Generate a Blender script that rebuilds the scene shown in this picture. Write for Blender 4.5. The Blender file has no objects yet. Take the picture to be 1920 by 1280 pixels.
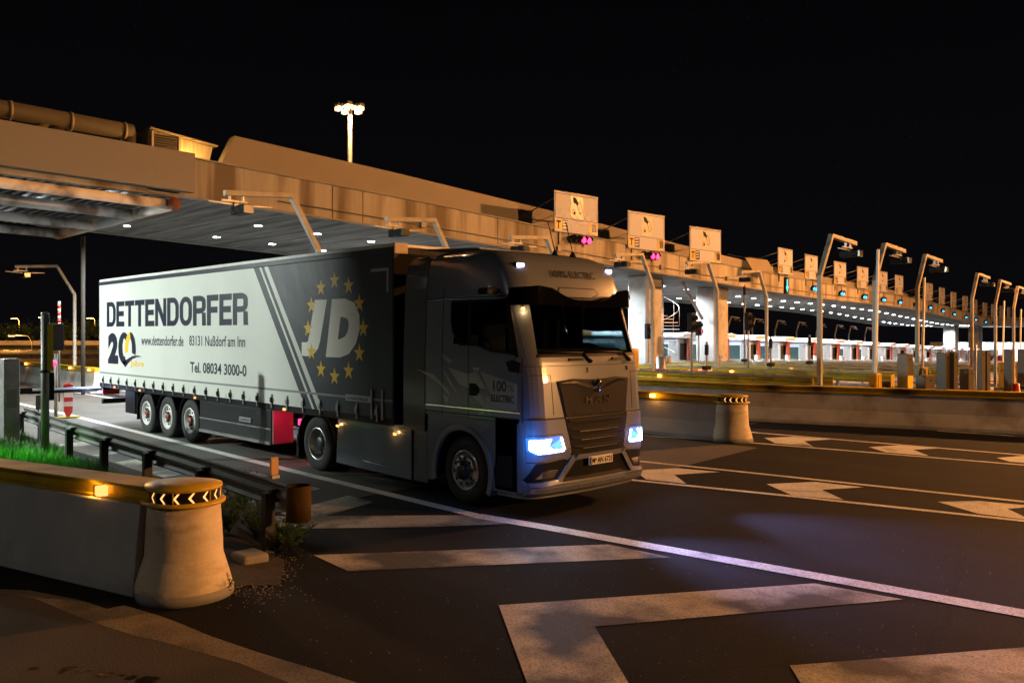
import bpy, bmesh, math, random
from mathutils import Vector, Matrix
random.seed(7)
sc = bpy.context.scene
PI = math.pi
# ------------------------------------------------------------ camera (truck heads along +X, lanes are counted along +Y)
CH = 2.55
FWD = Vector((-.7217, .6923, 0)); RGT = Vector((.6923, .7217, 0))
cam = bpy.data.cameras.new('camera'); camo = bpy.data.objects.new('camera', cam)
sc.collection.objects.link(camo); sc.camera = camo
cam.lens = 30; cam.sensor_width = 36; cam.clip_end = 2000; cam.clip_start = .1
cam.shift_y = -18 / 1920
R = Matrix((RGT, Vector((0, 0, 1)), -FWD)).transposed()
camo.matrix_world = Matrix.Translation((0, 0, CH)) @ R.to_4x4()
# ------------------------------------------------------------ night sky
w = bpy.data.worlds.new('World'); sc.world = w; w.use_nodes = True
nt = w.node_tree; bg = nt.nodes['Background']
tc = nt.nodes.new('ShaderNodeTexCoord'); sep = nt.nodes.new('ShaderNodeSeparateXYZ')
rp = nt.nodes.new('ShaderNodeValToRGB')
nt.links.new(tc.outputs['Generated'], sep.inputs[0]); nt.links.new(sep.outputs['Z'], rp.inputs[0])
rp.color_ramp.elements[0].position = 0; rp.color_ramp.elements[0].color = (.0030, .0026, .0032, 1)
rp.color_ramp.elements[1].position = .45; rp.color_ramp.elements[1].color = (.0009, .0009, .0013, 1)
st = nt.nodes.new('ShaderNodeTexVoronoi'); st.inputs['Scale'].default_value = 90
lt = nt.nodes.new('ShaderNodeMath'); lt.operation = 'LESS_THAN'; lt.inputs[1].default_value = .035
nt.links.new(tc.outputs['Generated'], st.inputs['Vector']); nt.links.new(st.outputs['Distance'], lt.inputs[0])
mx = nt.nodes.new('ShaderNodeMixRGB'); mx.blend_type = 'ADD'; mx.inputs[0].default_value = 1
sm = nt.nodes.new('ShaderNodeMixRGB'); sm.inputs[1].default_value = (0, 0, 0, 1); sm.inputs[2].default_value = (.012, .012, .016, 1)
nt.links.new(lt.outputs[0], sm.inputs[0]); nt.links.new(rp.outputs[0], mx.inputs[1]); nt.links.new(sm.outputs[0], mx.inputs[2])
nt.links.new(mx.outputs[0], bg.inputs[0]); bg.inputs[1].default_value = 1
sc.view_settings.view_transform = 'Standard'; sc.view_settings.look = 'None'
sc.view_settings.exposure = 0; sc.view_settings.gamma = 1
sc.cycles.max_bounces = 6; sc.cycles.transparent_max_bounces = 12
sc.cycles.sample_clamp_indirect = 4; sc.cycles.caustics_reflective = False; sc.cycles.caustics_refractive = False
SODIUM = (1, .43, .11); COOL = (.86, .95, 1)

# ------------------------------------------------------------ helpers
def root_loc(o):
    v = Vector((0, 0, 0))
    while o is not None:
        v += o.location; o = o.parent
    return v
def link(o, parent=None):
    sc.collection.objects.link(o)
    if parent is not None: o.parent = parent
    return o
def tag(o, label=None, cat=None, group=None, kind=None):
    if label: o['label'] = label
    if cat: o['category'] = cat
    if group: o['group'] = group
    if kind: o['kind'] = kind
    return o
def thing(name, label, cat, loc=(0, 0, 0), rz=0, group=None):
    o = bpy.data.objects.new(name, None); o.location = loc; o.rotation_euler = (0, 0, rz); o.empty_display_size = .3
    return tag(link(o), label, cat, group)
def kids(o): return [c for c in bpy.data.objects if c.parent == o]
def copy_tree(o, loc=None, rz=None, label=None, parent=None):
    c = o.copy(); sc.collection.objects.link(c)
    if parent is not None: c.parent = parent
    if loc is not None: c.location = loc
    if rz is not None: c.rotation_euler = (0, 0, rz)
    if label: c['label'] = label
    for ch in kids(o): copy_tree(ch, parent=c)
    return c
class MB:
    def __init__(s): s.v = []; s.f = []; s.m = []; s.sm = []
    def add(s, vs, fs, m=0, smooth=False):
        b = len(s.v); s.v += [tuple(v) for v in vs]
        for f in fs: s.f.append([b + i for i in f]); s.m.append(m); s.sm.append(smooth)
        return s
    def box(s, x0, x1, y0, y1, z0, z1, m=0):
        vs = [(x, y, z) for x in (x0, x1) for y in (y0, y1) for z in (z0, z1)]
        return s.add(vs, [(0, 1, 3, 2), (4, 6, 7, 5), (0, 4, 5, 1), (2, 3, 7, 6), (0, 2, 6, 4), (1, 5, 7, 3)], m)
    def loft(s, rings, m=0, caps=True, closed=True, smooth=False):
        n = len(rings[0]); vs = [p for r in rings for p in r]; fs = []
        for i in range(len(rings) - 1):
            for j in range(n if closed else n - 1):
                k = (j + 1) % n; fs.append((i * n + j, i * n + k, (i + 1) * n + k, (i + 1) * n + j))
        s.add(vs, fs, m, smooth)
        if caps:
            b = len(s.v) - len(vs)
            s.f.append([b + i for i in range(n)][::-1]); s.m.append(m); s.sm.append(False)
            s.f.append([b + (len(rings) - 1) * n + i for i in range(n)]); s.m.append(m); s.sm.append(False)
        return s
    def cyl(s, p0, p1, r0, r1=None, n=16, m=0, smooth=True, caps=True):
        return s.tube([p0, p1], [r0, r0 if r1 is None else r1], n, m, smooth, caps)
    def tube(s, pts, r, n=10, m=0, smooth=True, caps=True, rot=0):
        pts = [Vector(p) for p in pts]; rs = r if isinstance(r, (list, tuple)) else [r] * len(pts)
        d0 = (pts[1] - pts[0]).normalized(); up = Vector((0, 0, 1)) if abs(d0.z) < .9 else Vector((1, 0, 0))
        a = d0.cross(up).normalized(); rings = []
        for i, p in enumerate(pts):
            d = ((pts[min(i + 1, len(pts) - 1)] - pts[max(i - 1, 0)])).normalized()
            a = (a - d * a.dot(d)).normalized(); b = d.cross(a)
            k = 1.0
            if 0 < i < len(pts) - 1:
                c = (pts[i] - pts[i - 1]).normalized().dot(d); k = 1 / max(c, .4)
            rings.append([p + (a * math.cos(t) + b * math.sin(t) * (k if abs(b.z) >= 0 else 1)) * rs[i] for t in [rot + 2 * PI * j / n for j in range(n)]])
        return s.loft(rings, m, caps, True, smooth)
    def prism(s, poly, axis, a, b, m=0):
        def P(p, q):
            return {'x': (q, p[0], p[1]), 'y': (p[0], q, p[1]), 'z': (p[0], p[1], q)}[axis]
        n = len(poly); vs = [P(p, a) for p in poly] + [P(p, b) for p in poly]
        fs = [tuple(range(n))[::-1], tuple(range(n, 2 * n))] + [(i, (i + 1) % n, n + (i + 1) % n, n + i) for i in range(n)]
        return s.add(vs, fs, m)
    def lathe(s, prof, c=(0, 0, 0), axis='z', n=32, m=0, a0=0, a1=2 * PI, smooth=True):
        full = abs(a1 - a0 - 2 * PI) < 1e-6; k = n if full else n + 1; rings = []
        for r, h in prof:
            ring = []
            for j in range(k):
                t = a0 + (a1 - a0) * j / n; x, y = r * math.cos(t), r * math.sin(t)
                ring.append({'z': (c[0] + x, c[1] + y, c[2] + h), 'y': (c[0] + x, c[1] + h, c[2] + y), 'x': (c[0] + h, c[1] + x, c[2] + y)}[axis])
            rings.append(ring)
        return s.loft(rings, m, False, full, smooth)
    def sweep(s, path, prof, m=0, caps=True, smooth=False):
        path = [Vector(p) for p in path]; rings = []
        for i, p in enumerate(path):
            d = path[min(i + 1, len(path) - 1)] - path[max(i - 1, 0)]; d.z = 0; d.normalize()
            nn = Vector((-d.y, d.x, 0)); rings.append([p + nn * o + Vector((0, 0, h)) for o, h in prof])
        return s.loft(rings, m, caps, True, smooth)
    def build(s, name, mats, parent=None, bevel=0, seg=2, fix=True):
        off = root_loc(parent) if parent is not None else Vector((0, 0, 0))
        me = bpy.data.meshes.new(name); me.from_pydata([Vector(v) - off for v in s.v], [], s.f)
        if not isinstance(mats, (list, tuple)): mats = [mats]
        for m in mats: me.materials.append(m)
        me.polygons.foreach_set('material_index', s.m); me.polygons.foreach_set('use_smooth', s.sm)
        if fix:
            bm = bmesh.new(); bm.from_mesh(me); bmesh.ops.recalc_face_normals(bm, faces=bm.faces); bm.to_mesh(me); bm.free()
        me.update(); o = link(bpy.data.objects.new(name, me), parent)
        if bevel:
            b = o.modifiers.new('bevel', 'BEVEL'); b.width = bevel; b.segments = seg; b.limit_method = 'ANGLE'; b.angle_limit = .6
            b.harden_normals = False
        return o
def gp(px, py, z=0.0):          # where a sight line meets the level z
    f = (CH - z) * 1600 / (py - 622); r = (px - 960) / 1600 * f
    return RGT.x * r + FWD.x * f, RGT.y * r + FWD.y * f
def xy(px, Y, X=None):   # island row Y, column px -> distance along the row
    u = (px - 960) / 1600; return (u * .6923 * Y - .7217 * Y) / (.6923 + .7217 * u)
def fp(px, f): r = (px - 960) / 1600 * f; return RGT.x * r + FWD.x * f, RGT.y * r + FWD.y * f
def lerp(a, b, t): return a + (b - a) * t
def interp(x, tab):
    if x <= tab[0][0]: return tab[0][1]
    for (x0, y0), (x1, y1) in zip(tab, tab[1:]):
        if x <= x1: return lerp(y0, y1, (x - x0) / (x1 - x0))
    return tab[-1][1]
# ------------------------------------------------------------ materials
def mat(name, col, rough=.6, metal=0, var=.12, scale=3, stretch=(1, 1, 1), bump=0, bscale=60, col2=None, amount=.5, spec=.5, coat=0, detail=6, bdist=.02):
    m = bpy.data.materials.new(name); m.use_nodes = True; nt = m.node_tree; N = nt.nodes; L = nt.links
    b = N['Principled BSDF']; b.inputs['Roughness'].default_value = rough; b.inputs['Metallic'].default_value = metal
    b.inputs['Specular IOR Level'].default_value = spec; b.inputs['Coat Weight'].default_value = coat; b.inputs['Coat Roughness'].default_value = .06
    tc = N.new('ShaderNodeTexCoord'); mp = N.new('ShaderNodeMapping'); mp.inputs['Scale'].default_value = stretch
    no = N.new('ShaderNodeTexNoise'); no.inputs['Scale'].default_value = scale; no.inputs['Detail'].default_value = detail; no.inputs['Roughness'].default_value = .6
    L.new(tc.outputs['Object'], mp.inputs[0]); L.new(mp.outputs[0], no.inputs[0])
    r = N.new('ShaderNodeValToRGB'); e = r.color_ramp.elements
    e[0].position = .3; e[1].position = .7
    e[0].color = tuple(c * (1 - var) for c in col) + (1,); e[1].color = tuple(min(1, c * (1 + var)) for c in col) + (1,)
    L.new(no.outputs[0], r.inputs[0]); out = r.outputs[0]
    if col2:
        n2 = N.new('ShaderNodeTexNoise'); n2.inputs['Scale'].default_value = scale * .45; n2.inputs['Detail'].default_value = 8
        L.new(mp.outputs[0], n2.inputs[0]); r2 = N.new('ShaderNodeValToRGB'); r2.color_ramp.elements[0].position = .62 - amount * .25; r2.color_ramp.elements[1].position = .78 - amount * .25
        L.new(n2.outputs[0], r2.inputs[0]); mm = N.new('ShaderNodeMixRGB'); mm.inputs[2].default_value = tuple(col2) + (1,)
        L.new(r2.outputs[0], mm.inputs[0]); L.new(out, mm.inputs[1]); out = mm.outputs[0]
    L.new(out, b.inputs['Base Color'])
    rr = N.new('ShaderNodeMapRange'); rr.inputs[3].default_value = max(.02, rough * .85); rr.inputs[4].default_value = min(1, rough * 1.15)
    L.new(no.outputs[0], rr.inputs[0]); L.new(rr.outputs[0], b.inputs['Roughness'])
    if bump:
        n3 = N.new('ShaderNodeTexNoise'); n3.inputs['Scale'].default_value = bscale; n3.inputs['Detail'].default_value = 4
        L.new(tc.outputs['Object'], n3.inputs[0]); bp = N.new('ShaderNodeBump'); bp.inputs['Strength'].default_value = bump; bp.inputs['Distance'].default_value = bdist
        L.new(n3.outputs[0], bp.inputs['Height']); L.new(bp.outputs[0], b.inputs['Normal'])
    return m
def glow(name, col, power):
    m = bpy.data.materials.new(name); m.use_nodes = True; b = m.node_tree.nodes['Principled BSDF']
    b.inputs['Base Color'].default_value = (.1, .1, .1, 1); b.inputs['Emission Color'].default_value = tuple(col) + (1,); b.inputs['Emission Strength'].default_value = power
    return m
def asphalt(name, base=.0125):
    m = mat(name, (base * .85, base, base * 1.3), .85, 0, .3, .35, bump=.55, bscale=55, col2=(base * 1.7, base * 1.6, base * 1.5), amount=.35, detail=10, spec=.16)
    nt = m.node_tree; N = nt.nodes; L = nt.links; b = N['Principled BSDF']; src = b.inputs['Base Color'].links[0].from_socket
    tc = N.new('ShaderNodeTexCoord')
    vo = N.new('ShaderNodeTexVoronoi'); vo.inputs['Scale'].default_value = 38; L.new(tc.outputs['Object'], vo.inputs['Vector'])
    rv = N.new('ShaderNodeValToRGB'); rv.color_ramp.elements[0].position = .0; rv.color_ramp.elements[0].color = (3.0, 2.9, 2.7, 1); rv.color_ramp.elements[1].position = .28; rv.color_ramp.elements[1].color = (.75, .85, .85, 1)
    L.new(vo.outputs['Distance'], rv.inputs[0]); mu = N.new('ShaderNodeMixRGB'); mu.blend_type = 'MULTIPLY'; mu.inputs[0].default_value = .6
    L.new(src, mu.inputs[1]); L.new(rv.outputs[0], mu.inputs[2])
    # tyre-darkened wheel tracks and long streaks along the lanes
    mp = N.new('ShaderNodeMapping'); mp.inputs['Scale'].default_value = (.05, .9, 1); L.new(tc.outputs['Object'], mp.inputs[0])
    n = N.new('ShaderNodeTexNoise'); n.inputs['Scale'].default_value = 1.3; n.inputs['Detail'].default_value = 5; L.new(mp.outputs[0], n.inputs[0])
    r3 = N.new('ShaderNodeValToRGB'); r3.color_ramp.elements[0].position = .35; r3.color_ramp.elements[0].color = (.7, .7, .7, 1); r3.color_ramp.elements[1].position = .7; r3.color_ramp.elements[1].color = (1.2, 1.2, 1.2, 1)
    L.new(n.outputs[0], r3.inputs[0]); m2 = N.new('ShaderNodeMixRGB'); m2.blend_type = 'MULTIPLY'; m2.inputs[0].default_value = 1
    L.new(mu.outputs[0], m2.inputs[1]); L.new(r3.outputs[0], m2.inputs[2])
    # cracks
    v2 = N.new('ShaderNodeTexVoronoi'); v2.feature = 'DISTANCE_TO_EDGE'; v2.inputs['Scale'].default_value = .22
    dn = N.new('ShaderNodeTexNoise'); dn.inputs['Scale'].default_value = 1.6; dn.inputs['Detail'].default_value = 8; L.new(tc.outputs['Object'], dn.inputs[0])
    ma = N.new('ShaderNodeMixRGB'); ma.inputs[0].default_value = .35; L.new(tc.outputs['Object'], ma.inputs[1]); L.new(dn.outputs['Color'], ma.inputs[2]); ma.blend_type = 'ADD'
    L.new(ma.outputs[0], v2.inputs['Vector']); r4 = N.new('ShaderNodeValToRGB'); r4.color_ramp.elements[0].position = .0; r4.color_ramp.elements[0].color = (.35, .35, .35, 1); r4.color_ramp.elements[1].position = .0045; r4.color_ramp.elements[1].color = (1, 1, 1, 1)
    L.new(v2.outputs['Distance'], r4.inputs[0]); m3 = N.new('ShaderNodeMixRGB'); m3.blend_type = 'MULTIPLY'; m3.inputs[0].default_value = 1
    L.new(m2.outputs[0], m3.inputs[1]); L.new(r4.outputs[0], m3.inputs[2]); L.new(m3.outputs[0], b.inputs['Base Color'])
    return m
def roadpaint(name, col, wear=.5):
    m = mat(name, col, .6, 0, .12, 2.5, bump=.4, bscale=70, col2=(.09, .085, .075), amount=wear, detail=12)
    nt = m.node_tree; N = nt.nodes; L = nt.links; b = N['Principled BSDF']; src = b.inputs['Base Color'].links[0].from_socket
    tc = N.new('ShaderNodeTexCoord'); n = N.new('ShaderNodeTexNoise'); n.inputs['Scale'].default_value = 45; n.inputs['Detail'].default_value = 3
    L.new(tc.outputs['Object'], n.inputs[0]); r = N.new('ShaderNodeValToRGB'); r.color_ramp.elements[0].position = .38; r.color_ramp.elements[0].color = (.4, .4, .4, 1); r.color_ramp.elements[1].position = .5; r.color_ramp.elements[1].color = (1, 1, 1, 1)
    L.new(n.outputs[0], r.inputs[0]); mu = N.new('ShaderNodeMixRGB'); mu.blend_type = 'MULTIPLY'; mu.inputs[0].default_value = .7
    L.new(src, mu.inputs[1]); L.new(r.outputs[0], mu.inputs[2]); L.new(mu.outputs[0], b.inputs['Base Color'])
    return m
ASPH = asphalt('asphalt')
SLAB = mat('pale_concrete_paving', (.095, .088, .078), .75, 0, .2, 1.2, bump=.3, col2=(.07, .065, .06), amount=.5)
PAINTW = roadpaint('worn_white_road_paint', (.85, .84, .8), .12)
PAINTG = roadpaint('scuffed_white_road_paint', (.58, .53, .43), .75)
GUTTER = roadpaint('worn_concrete_gutter', (.26, .23, .18), .7)
CONC = mat('white_painted_concrete', (.52, .50, .46), .7, 0, .12, 2.2, bump=.15, bscale=25, col2=(.27, .24, .2), amount=.3)
CREAM = mat('cream_painted_concrete', (.6, .51, .36), .7, 0, .1, 2.6, (1, 1, 3), .3, 18, (.3, .22, .14), .42, detail=10)
CONCB = mat('raw_concrete', (.25, .24, .22), .8, 0, .2, 2, bump=.3)
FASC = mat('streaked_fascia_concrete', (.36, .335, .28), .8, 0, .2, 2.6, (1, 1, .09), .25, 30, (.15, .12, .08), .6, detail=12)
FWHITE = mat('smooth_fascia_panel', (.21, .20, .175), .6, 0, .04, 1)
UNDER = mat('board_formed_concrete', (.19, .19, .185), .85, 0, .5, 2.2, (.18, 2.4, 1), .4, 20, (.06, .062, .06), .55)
UPST = mat('upstand_render', (.27, .25, .215), .8, 0, .06, .8)
PIPEM = mat('dull_pipe_paint', (.06, .053, .043), .7, 0, .15, 1)
DARK = mat('dark_recess', (.012, .012, .012), .9)
BLACKP = mat('black_plastic', (.013, .013, .015), .5, 0, .1, 6, spec=.1)
RUBBER = mat('tyre_rubber', (.018, .018, .018), .8, 0, .2, 12, bump=.3, bscale=80)
STEEL = mat('galvanised_steel', (.34, .34, .34), .42, .6, .18, 5, col2=(.2, .19, .18), amount=.3)
POLEM = mat('pale_grey_pole_paint', (.34, .32, .27), .5, .1, .12, 4, col2=(.2, .17, .12), amount=.2)
GREYP = mat('grey_painted_steel', (.2, .2, .195), .5, .2, .12, 4, col2=(.1, .09, .08), amount=.2)
OLDW = mat('flaking_white_paint_pipe', (.62, .62, .6), .6, 0, .08, 2, (.35, 1, 1), .1, 30, (.12, .085, .06), .62, detail=10)
DECK = mat('corrugated_deck', (.08, .1, .105), .55, .3, .2, 2)
YEL = mat('yellow_guard_rail_paint', (.48, .34, .02), .6, 0, .2, 2, col2=(.1, .075, .03), amount=.35, spec=.15)
YELB = mat('bright_yellow_paint', (.55, .37, .02), .45, 0, .15, 3, col2=(.12, .09, .04), amount=.2)
CABP = mat('silver_grey_cab_paint', (.145, .168, .215), .32, .1, .03, 1, coat=.35)
CABF = CABP
NAVY = mat('navy_curtain_vinyl', (.017, .022, .038), .42, 0, .08, 1.5, bump=.4, bscale=1.3, bdist=.03)
WVIN = mat('white_curtain_vinyl', (.66, .68, .64), .36, 0, .05, .6, (1, 1, .2), .5, 1.3, bdist=.045)
WLET = mat('white_lettering', (.8, .78, .7), .5, 0, .02, 1)
NLET = mat('navy_lettering', (.012, .016, .035), .4, 0, .02, 1)
STAR = mat('gold_star_film', (.8, .5, .03), .4, 0, .02, 1)
CHROME = mat('chrome', (.75, .75, .76), .12, 1, .04, 3)
ALU = mat('brushed_wheel_alloy', (.55, .55, .56), .3, .9, .12, 8)
HUBR = mat('red_hub_cap', (.24, .035, .02), .5)
HUBD = mat('dark_hub', (.02, .02, .022), .4)
GRILL = mat('dark_metallic_grille', (.018, .018, .022), .5, .1, .05, 2, spec=.08)
SEAT = mat('seat_fabric', (.02, .02, .025), .9)
SIGNW = mat('white_sign_board', (.4, .44, .54), .6, 0, .04, 1)
BLUEP = mat('navy_sign_film', (.01, .02, .1), .4)
REDP = mat('red_paint', (.5, .03, .015), .45)
WHITEP = mat('white_paint', (.7, .7, .68), .4)
BOOTHW = mat('white_booth_panel', (.72, .73, .75), .35, 0, .03, 1)
BOOTHG = mat('grey_blue_booth_panel', (.3, .34, .4), .35, 0, .04, 1)
REDBR = mat('red_brown_panel', (.3, .06, .03), .5)
SHARD = mat('silver_shard_film', (.36, .37, .4), .35, .3, .15, 1.2)
LETTD = mat('dark_lettering', (.02, .021, .025), .6, spec=.08)
GREENL = mat('leaf_green', (.05, .1, .02), .6, 0, .4, 6)
GRASSM = mat('grass_green', (.07, .2, .02), .55, 0, .4, 3)
SOIL = mat('gravelly_soil', (.045, .035, .025), .95, 0, .4, 9, bump=1, bscale=40)
SILL = mat('louvre_metal', (.3, .26, .2), .5, .3)
def glassmat(name, tint, k):
    m = bpy.data.materials.new(name); m.use_nodes = True; nt = m.node_tree; N = nt.nodes; L = nt.links
    N.remove(N['Principled BSDF']); out = N['Material Output']; t = N.new('ShaderNodeBsdfTransparent'); t.inputs[0].default_value = tuple(tint) + (1,)
    g = N.new('ShaderNodeBsdfGlossy'); g.inputs['Roughness'].default_value = .02; lw = N.new('ShaderNodeLayerWeight'); lw.inputs[0].default_value = .5; pw = N.new('ShaderNodeMath'); pw.operation = 'POWER'; pw.inputs[1].default_value = 4
    mm = N.new('ShaderNodeMath'); mm.operation = 'MULTIPLY_ADD'; mm.inputs[1].default_value = .8; mm.inputs[2].default_value = k
    L.new(lw.outputs['Facing'], pw.inputs[0]); L.new(pw.outputs[0], mm.inputs[0]); mi = N.new('ShaderNodeMixShader'); L.new(mm.outputs[0], mi.inputs[0]); L.new(t.outputs[0], mi.inputs[1]); L.new(g.outputs[0], mi.inputs[2]); L.new(mi.outputs[0], out.inputs[0])
    return m
GLASS = glassmat('tinted_glass', (.55, .62, .63), .05)
BGLASS = mat('dark_booth_glass', (.03, .05, .05), .08, 0, .3, 1)
E_LED = glow('cool_led', (.85, .93, 1), 40); E_AMB = glow('amber_lamp', (1, .36, .05), 14); E_AMBS = glow('amber_chevron', (1, .42, .12), 2.0)
E_SOD = glow('sodium_lamp', (1, .6, .26), 3.2); E_RED = glow('red_lamp', (1, .02, .12), 5); E_BLU = glow('cyan_signal', (0, .36, .95), 5)
E_GRN = glow('green_arrow', (0, .8, .75), 3); E_HEAD = glow('blue_white_headlamp', (.55, .8, 1), 45); E_HEADF = glow('blue_headlamp_fringe', (.03, .2, 1), 4)
E_HRIM = glow('blue_rim_glow', (.02, .16, 1), 1.6); E_MARK = glow('cool_marker', (.75, .75, 1), 14); E_BLUE = glow('blue_marker', (.02, .1, 1), 4)

def text(s, mt, parent, pos, right, up, width, height, name='lettering', bold=.0, depth=.002, shear=0, label=None):
    cu = bpy.data.curves.new('t', 'FONT'); cu.body = s; cu.offset = bold; cu.extrude = .01; cu.shear = shear; cu.resolution_u = 3
    ob = bpy.data.objects.new('t', cu); me = bpy.data.meshes.new_from_object(ob)
    bpy.data.objects.remove(ob); bpy.data.curves.remove(cu)
    xs = [v.co.x for v in me.vertices]; ys = [v.co.y for v in me.vertices]
    x0, x1, y0, y1 = min(xs), max(xs), min(ys), max(ys); right = Vector(right).normalized(); up = Vector(up).normalized(); nr = right.cross(up)
    off = root_loc(parent) if parent is not None else Vector((0, 0, 0)); pos = Vector(pos) - off
    for v in me.vertices:
        v.co = pos + right * ((v.co.x - x0) / (x1 - x0) * width) + up * ((v.co.y - y0) / (y1 - y0) * height) + nr * (v.co.z / .02 * depth)
    me.materials.clear(); me.materials.append(mt); me.name = name
    o = link(bpy.data.objects.new(name, me), parent)
    if label: o['label'] = label
    return o
def lamp(kind, loc, col, power, size=.1, parent=None, aim=None, spot=None, blend=.5, name='lamp_light'):
    l = bpy.data.lights.new(name, kind); l.energy = power; l.color = col
    if kind == 'AREA': l.size = size
    else: l.shadow_soft_size = size
    if kind == 'SPOT': l.spot_size = spot; l.spot_blend = blend
    o = bpy.data.objects.new(name, l); link(o, parent); o.location = Vector(loc) - (root_loc(parent) if parent is not None else Vector((0, 0, 0)))
    if aim is not None: o.rotation_euler = Vector(aim).to_track_quat('-Z', 'Y').to_euler()
    return o
ORD = ['first', 'second', 'third', 'fourth', 'fifth', 'sixth', 'seventh', 'eighth', 'ninth', 'tenth', 'eleventh', 'twelfth', 'thirteenth', 'fourteenth', 'fifteenth', 'sixteenth', 'seventeenth', 'eighteenth', 'nineteenth', 'twentieth', 'twenty-first', 'twenty-second', 'twenty-third', 'twenty-fourth', 'twenty-fifth']
# ------------------------------------------------------------ ground levels and the line of the toll canopy
GT = [(18, 0), (35, -.05), (50, -.3), (65, -.7), (79, -1.1), (100, -1.75), (130, -2.5), (400, -3)]
def gz(y): return interp(y, GT)
NODES = [(-25.6, -14, 7.25, 8.45), (-25.6, 0, 6.95, 8.2), (-25.6, 10.85, 6.66, 7.87), (-25.6, 20, 6.25, 7.42), (-25.6, 30, 5.7, 6.83), (-25.6, 38, 5.28, 6.36), (-25.6, 43.5, 5.01, 6.07),
         (-26.2, 48.5, 4.88, 5.93), (-26.9, 53.5, 4.79, 5.85), (-27.45, 58.5, 4.75, 5.76), (-27.9, 63.5, 4.69, 5.66), (-28.4, 68.6, 4.62, 5.57), (-29.05, 73.6, 4.55, 5.5),
         (-29.7, 78.5, 4.45, 5.42), (-30.3, 83.5, 4.27, 5.27), (-31, 88.6, 4.05, 5.03), (-31.65, 93.5, 3.84, 4.8), (-32.2, 98.6, 3.62, 4.58), (-32.9, 103.6, 3.45, 4.38),
         (-33.45, 108.7, 3.32, 4.18), (-37.5, 137.1, 3.24, 4.05), (-40.2, 164.7, 3.27, 4.05)]
SP = []; acc = 0
for i, n in enumerate(NODES):
    if i: acc += math.hypot(n[0] - NODES[i - 1][0], n[1] - NODES[i - 1][1])
    SP.append(acc)
S0 = SP[2]; SP = [s - S0 for s in SP]     # s = 0 where Y = 10.85
def path(s):
    vals = [interp(s, list(zip(SP, [n[k] for n in NODES]))) for k in range(4)]
    a = [interp(s + 3, list(zip(SP, [n[k] for n in NODES]))) for k in range(2)]; b = [interp(s - 3, list(zip(SP, [n[k] for n in NODES]))) for k in range(2)]
    t = Vector((a[0] - b[0], a[1] - b[1], 0)).normalized()
    return Vector((vals[0], vals[1], 0)), t, Vector((t.y, -t.x, 0)), vals[2], vals[3]
def onpath(s, dx, z=0):
    p, t, n, zb, zt = path(s); q = p + n * dx; q.z = z; return q
def heading(s):
    n = path(s)[2]; return math.atan2(n.y, n.x)
def isl_s(i): return 12.15 - 10.85 + 5.05 * i
# ------------------------------------------------------------ ground, paving and markings
ys = [-400, -100, -20, 0, 10] + [g[0] for g in GT]
b = MB(); vs = [(x, y, gz(y)) for y in ys for x in (-900, -60, 60, 600)]
b.add(vs, [(j * 4 + i, j * 4 + i + 1, j * 4 + i + 5, j * 4 + i + 4) for j in range(len(ys) - 1) for i in range(3)])
tag(b.build('ground', ASPH), 'dark cracked asphalt of the plaza', kind='structure')
def sheet(name, polys, m, label, z=.004):
    b = MB()
    for p in polys:
        b.add([(x, y, gz(y) + z) for x, y in p], [tuple(range(len(p)))])
    return tag(b.build(name, m, fix=False), label, kind='structure')
def up(p):      # counter-clockwise
    a = sum(p[i][0] * p[(i + 1) % len(p)][1] - p[(i + 1) % len(p)][0] * p[i][1] for i in range(len(p)))
    return p if a > 0 else p[::-1]
def pts(*q): return up([gp(*p) for p in q])
slabs = []
for y0, y1, xe in [(5.9, 11.9, -11.5), (12.4, 16.9, -9.8), (17.4, 21.6, -12.5)]:
    x = -62
    slabs.append(up([(x, y0), (xe + .5, y0), (xe, y1), (x, y1)]))
sheet('concrete_paving', slabs, SLAB, 'pale concrete lane slabs coming out from under the canopy', .004)
# slab joints
b = MB()
for x in range(-60, -12, 5):
    b.add([(x, 5.95, .0062), (x + .03, 5.95, .0062), (x + .03, 11.85, .0062), (x, 11.85, .0062)], [(0, 1, 2, 3)])
    b.add([(x, 12.45, .0062), (x + .03, 12.45, .0062), (x + .03, 16.85, .0062), (x, 16.85, .0062)], [(0, 1, 2, 3)])
tag(b.build('paving_joint', DARK, fix=False), 'dark joints between the pale concrete slabs', kind='structure')
def strip(p, wd):
    out = []
    for a, c in zip(p, p[1:]):
        d = (Vector(c) - Vector(a)).normalized(); n = Vector((-d.y, d.x)) * wd / 2
        a = Vector(a) - d * .0; c = Vector(c)
        out.append(up([tuple(a - n), tuple(c - n), tuple(c + n), tuple(a + n)]))
    return out
LZ = .009
e1 = [(-62, 7.6), gp(130, 778), gp(560, 886), gp(893, 967)]; e1[0] = (-62, e1[1][1] + .15)
e2 = [gp(893, 967), gp(1018, 988), gp(1920, 1151), gp(2500, 1256)]
sheet('edge_line', strip(e1, .2) + strip(e2, .25), PAINTW, 'long white edge line running past the truck towards the camera', LZ)
def far(p, q, x):       # extend a line back to x
    t = (x - p[0]) / (q[0] - p[0]); return (x, lerp(p[1], q[1], t))
A1, A2 = gp(1160, 897.7), gp(1508, 933); B1, B2 = gp(1180, 863), gp(1382, 884)
L2 = strip([(-45, A1[1]), A1, A2, gp(1920, 977), gp(2600, 1050)], .14) + strip([(-45, B1[1]), B1, B2, gp(1920, 941), gp(2600, 1003)], .14)
C1, C2 = gp(1180, 815), gp(1405, 830)
L2 += strip([(-45, C1[1]), C1, C2, gp(1920, 872), gp(2600, 928)], .14) + strip([gp(1385, 808), gp(1417, 811), gp(1920, 853), gp(2600, 910)], .14)
L2 += strip([gp(1758, 807), gp(1920, 817.5), gp(2600, 860)], .14)
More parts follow.
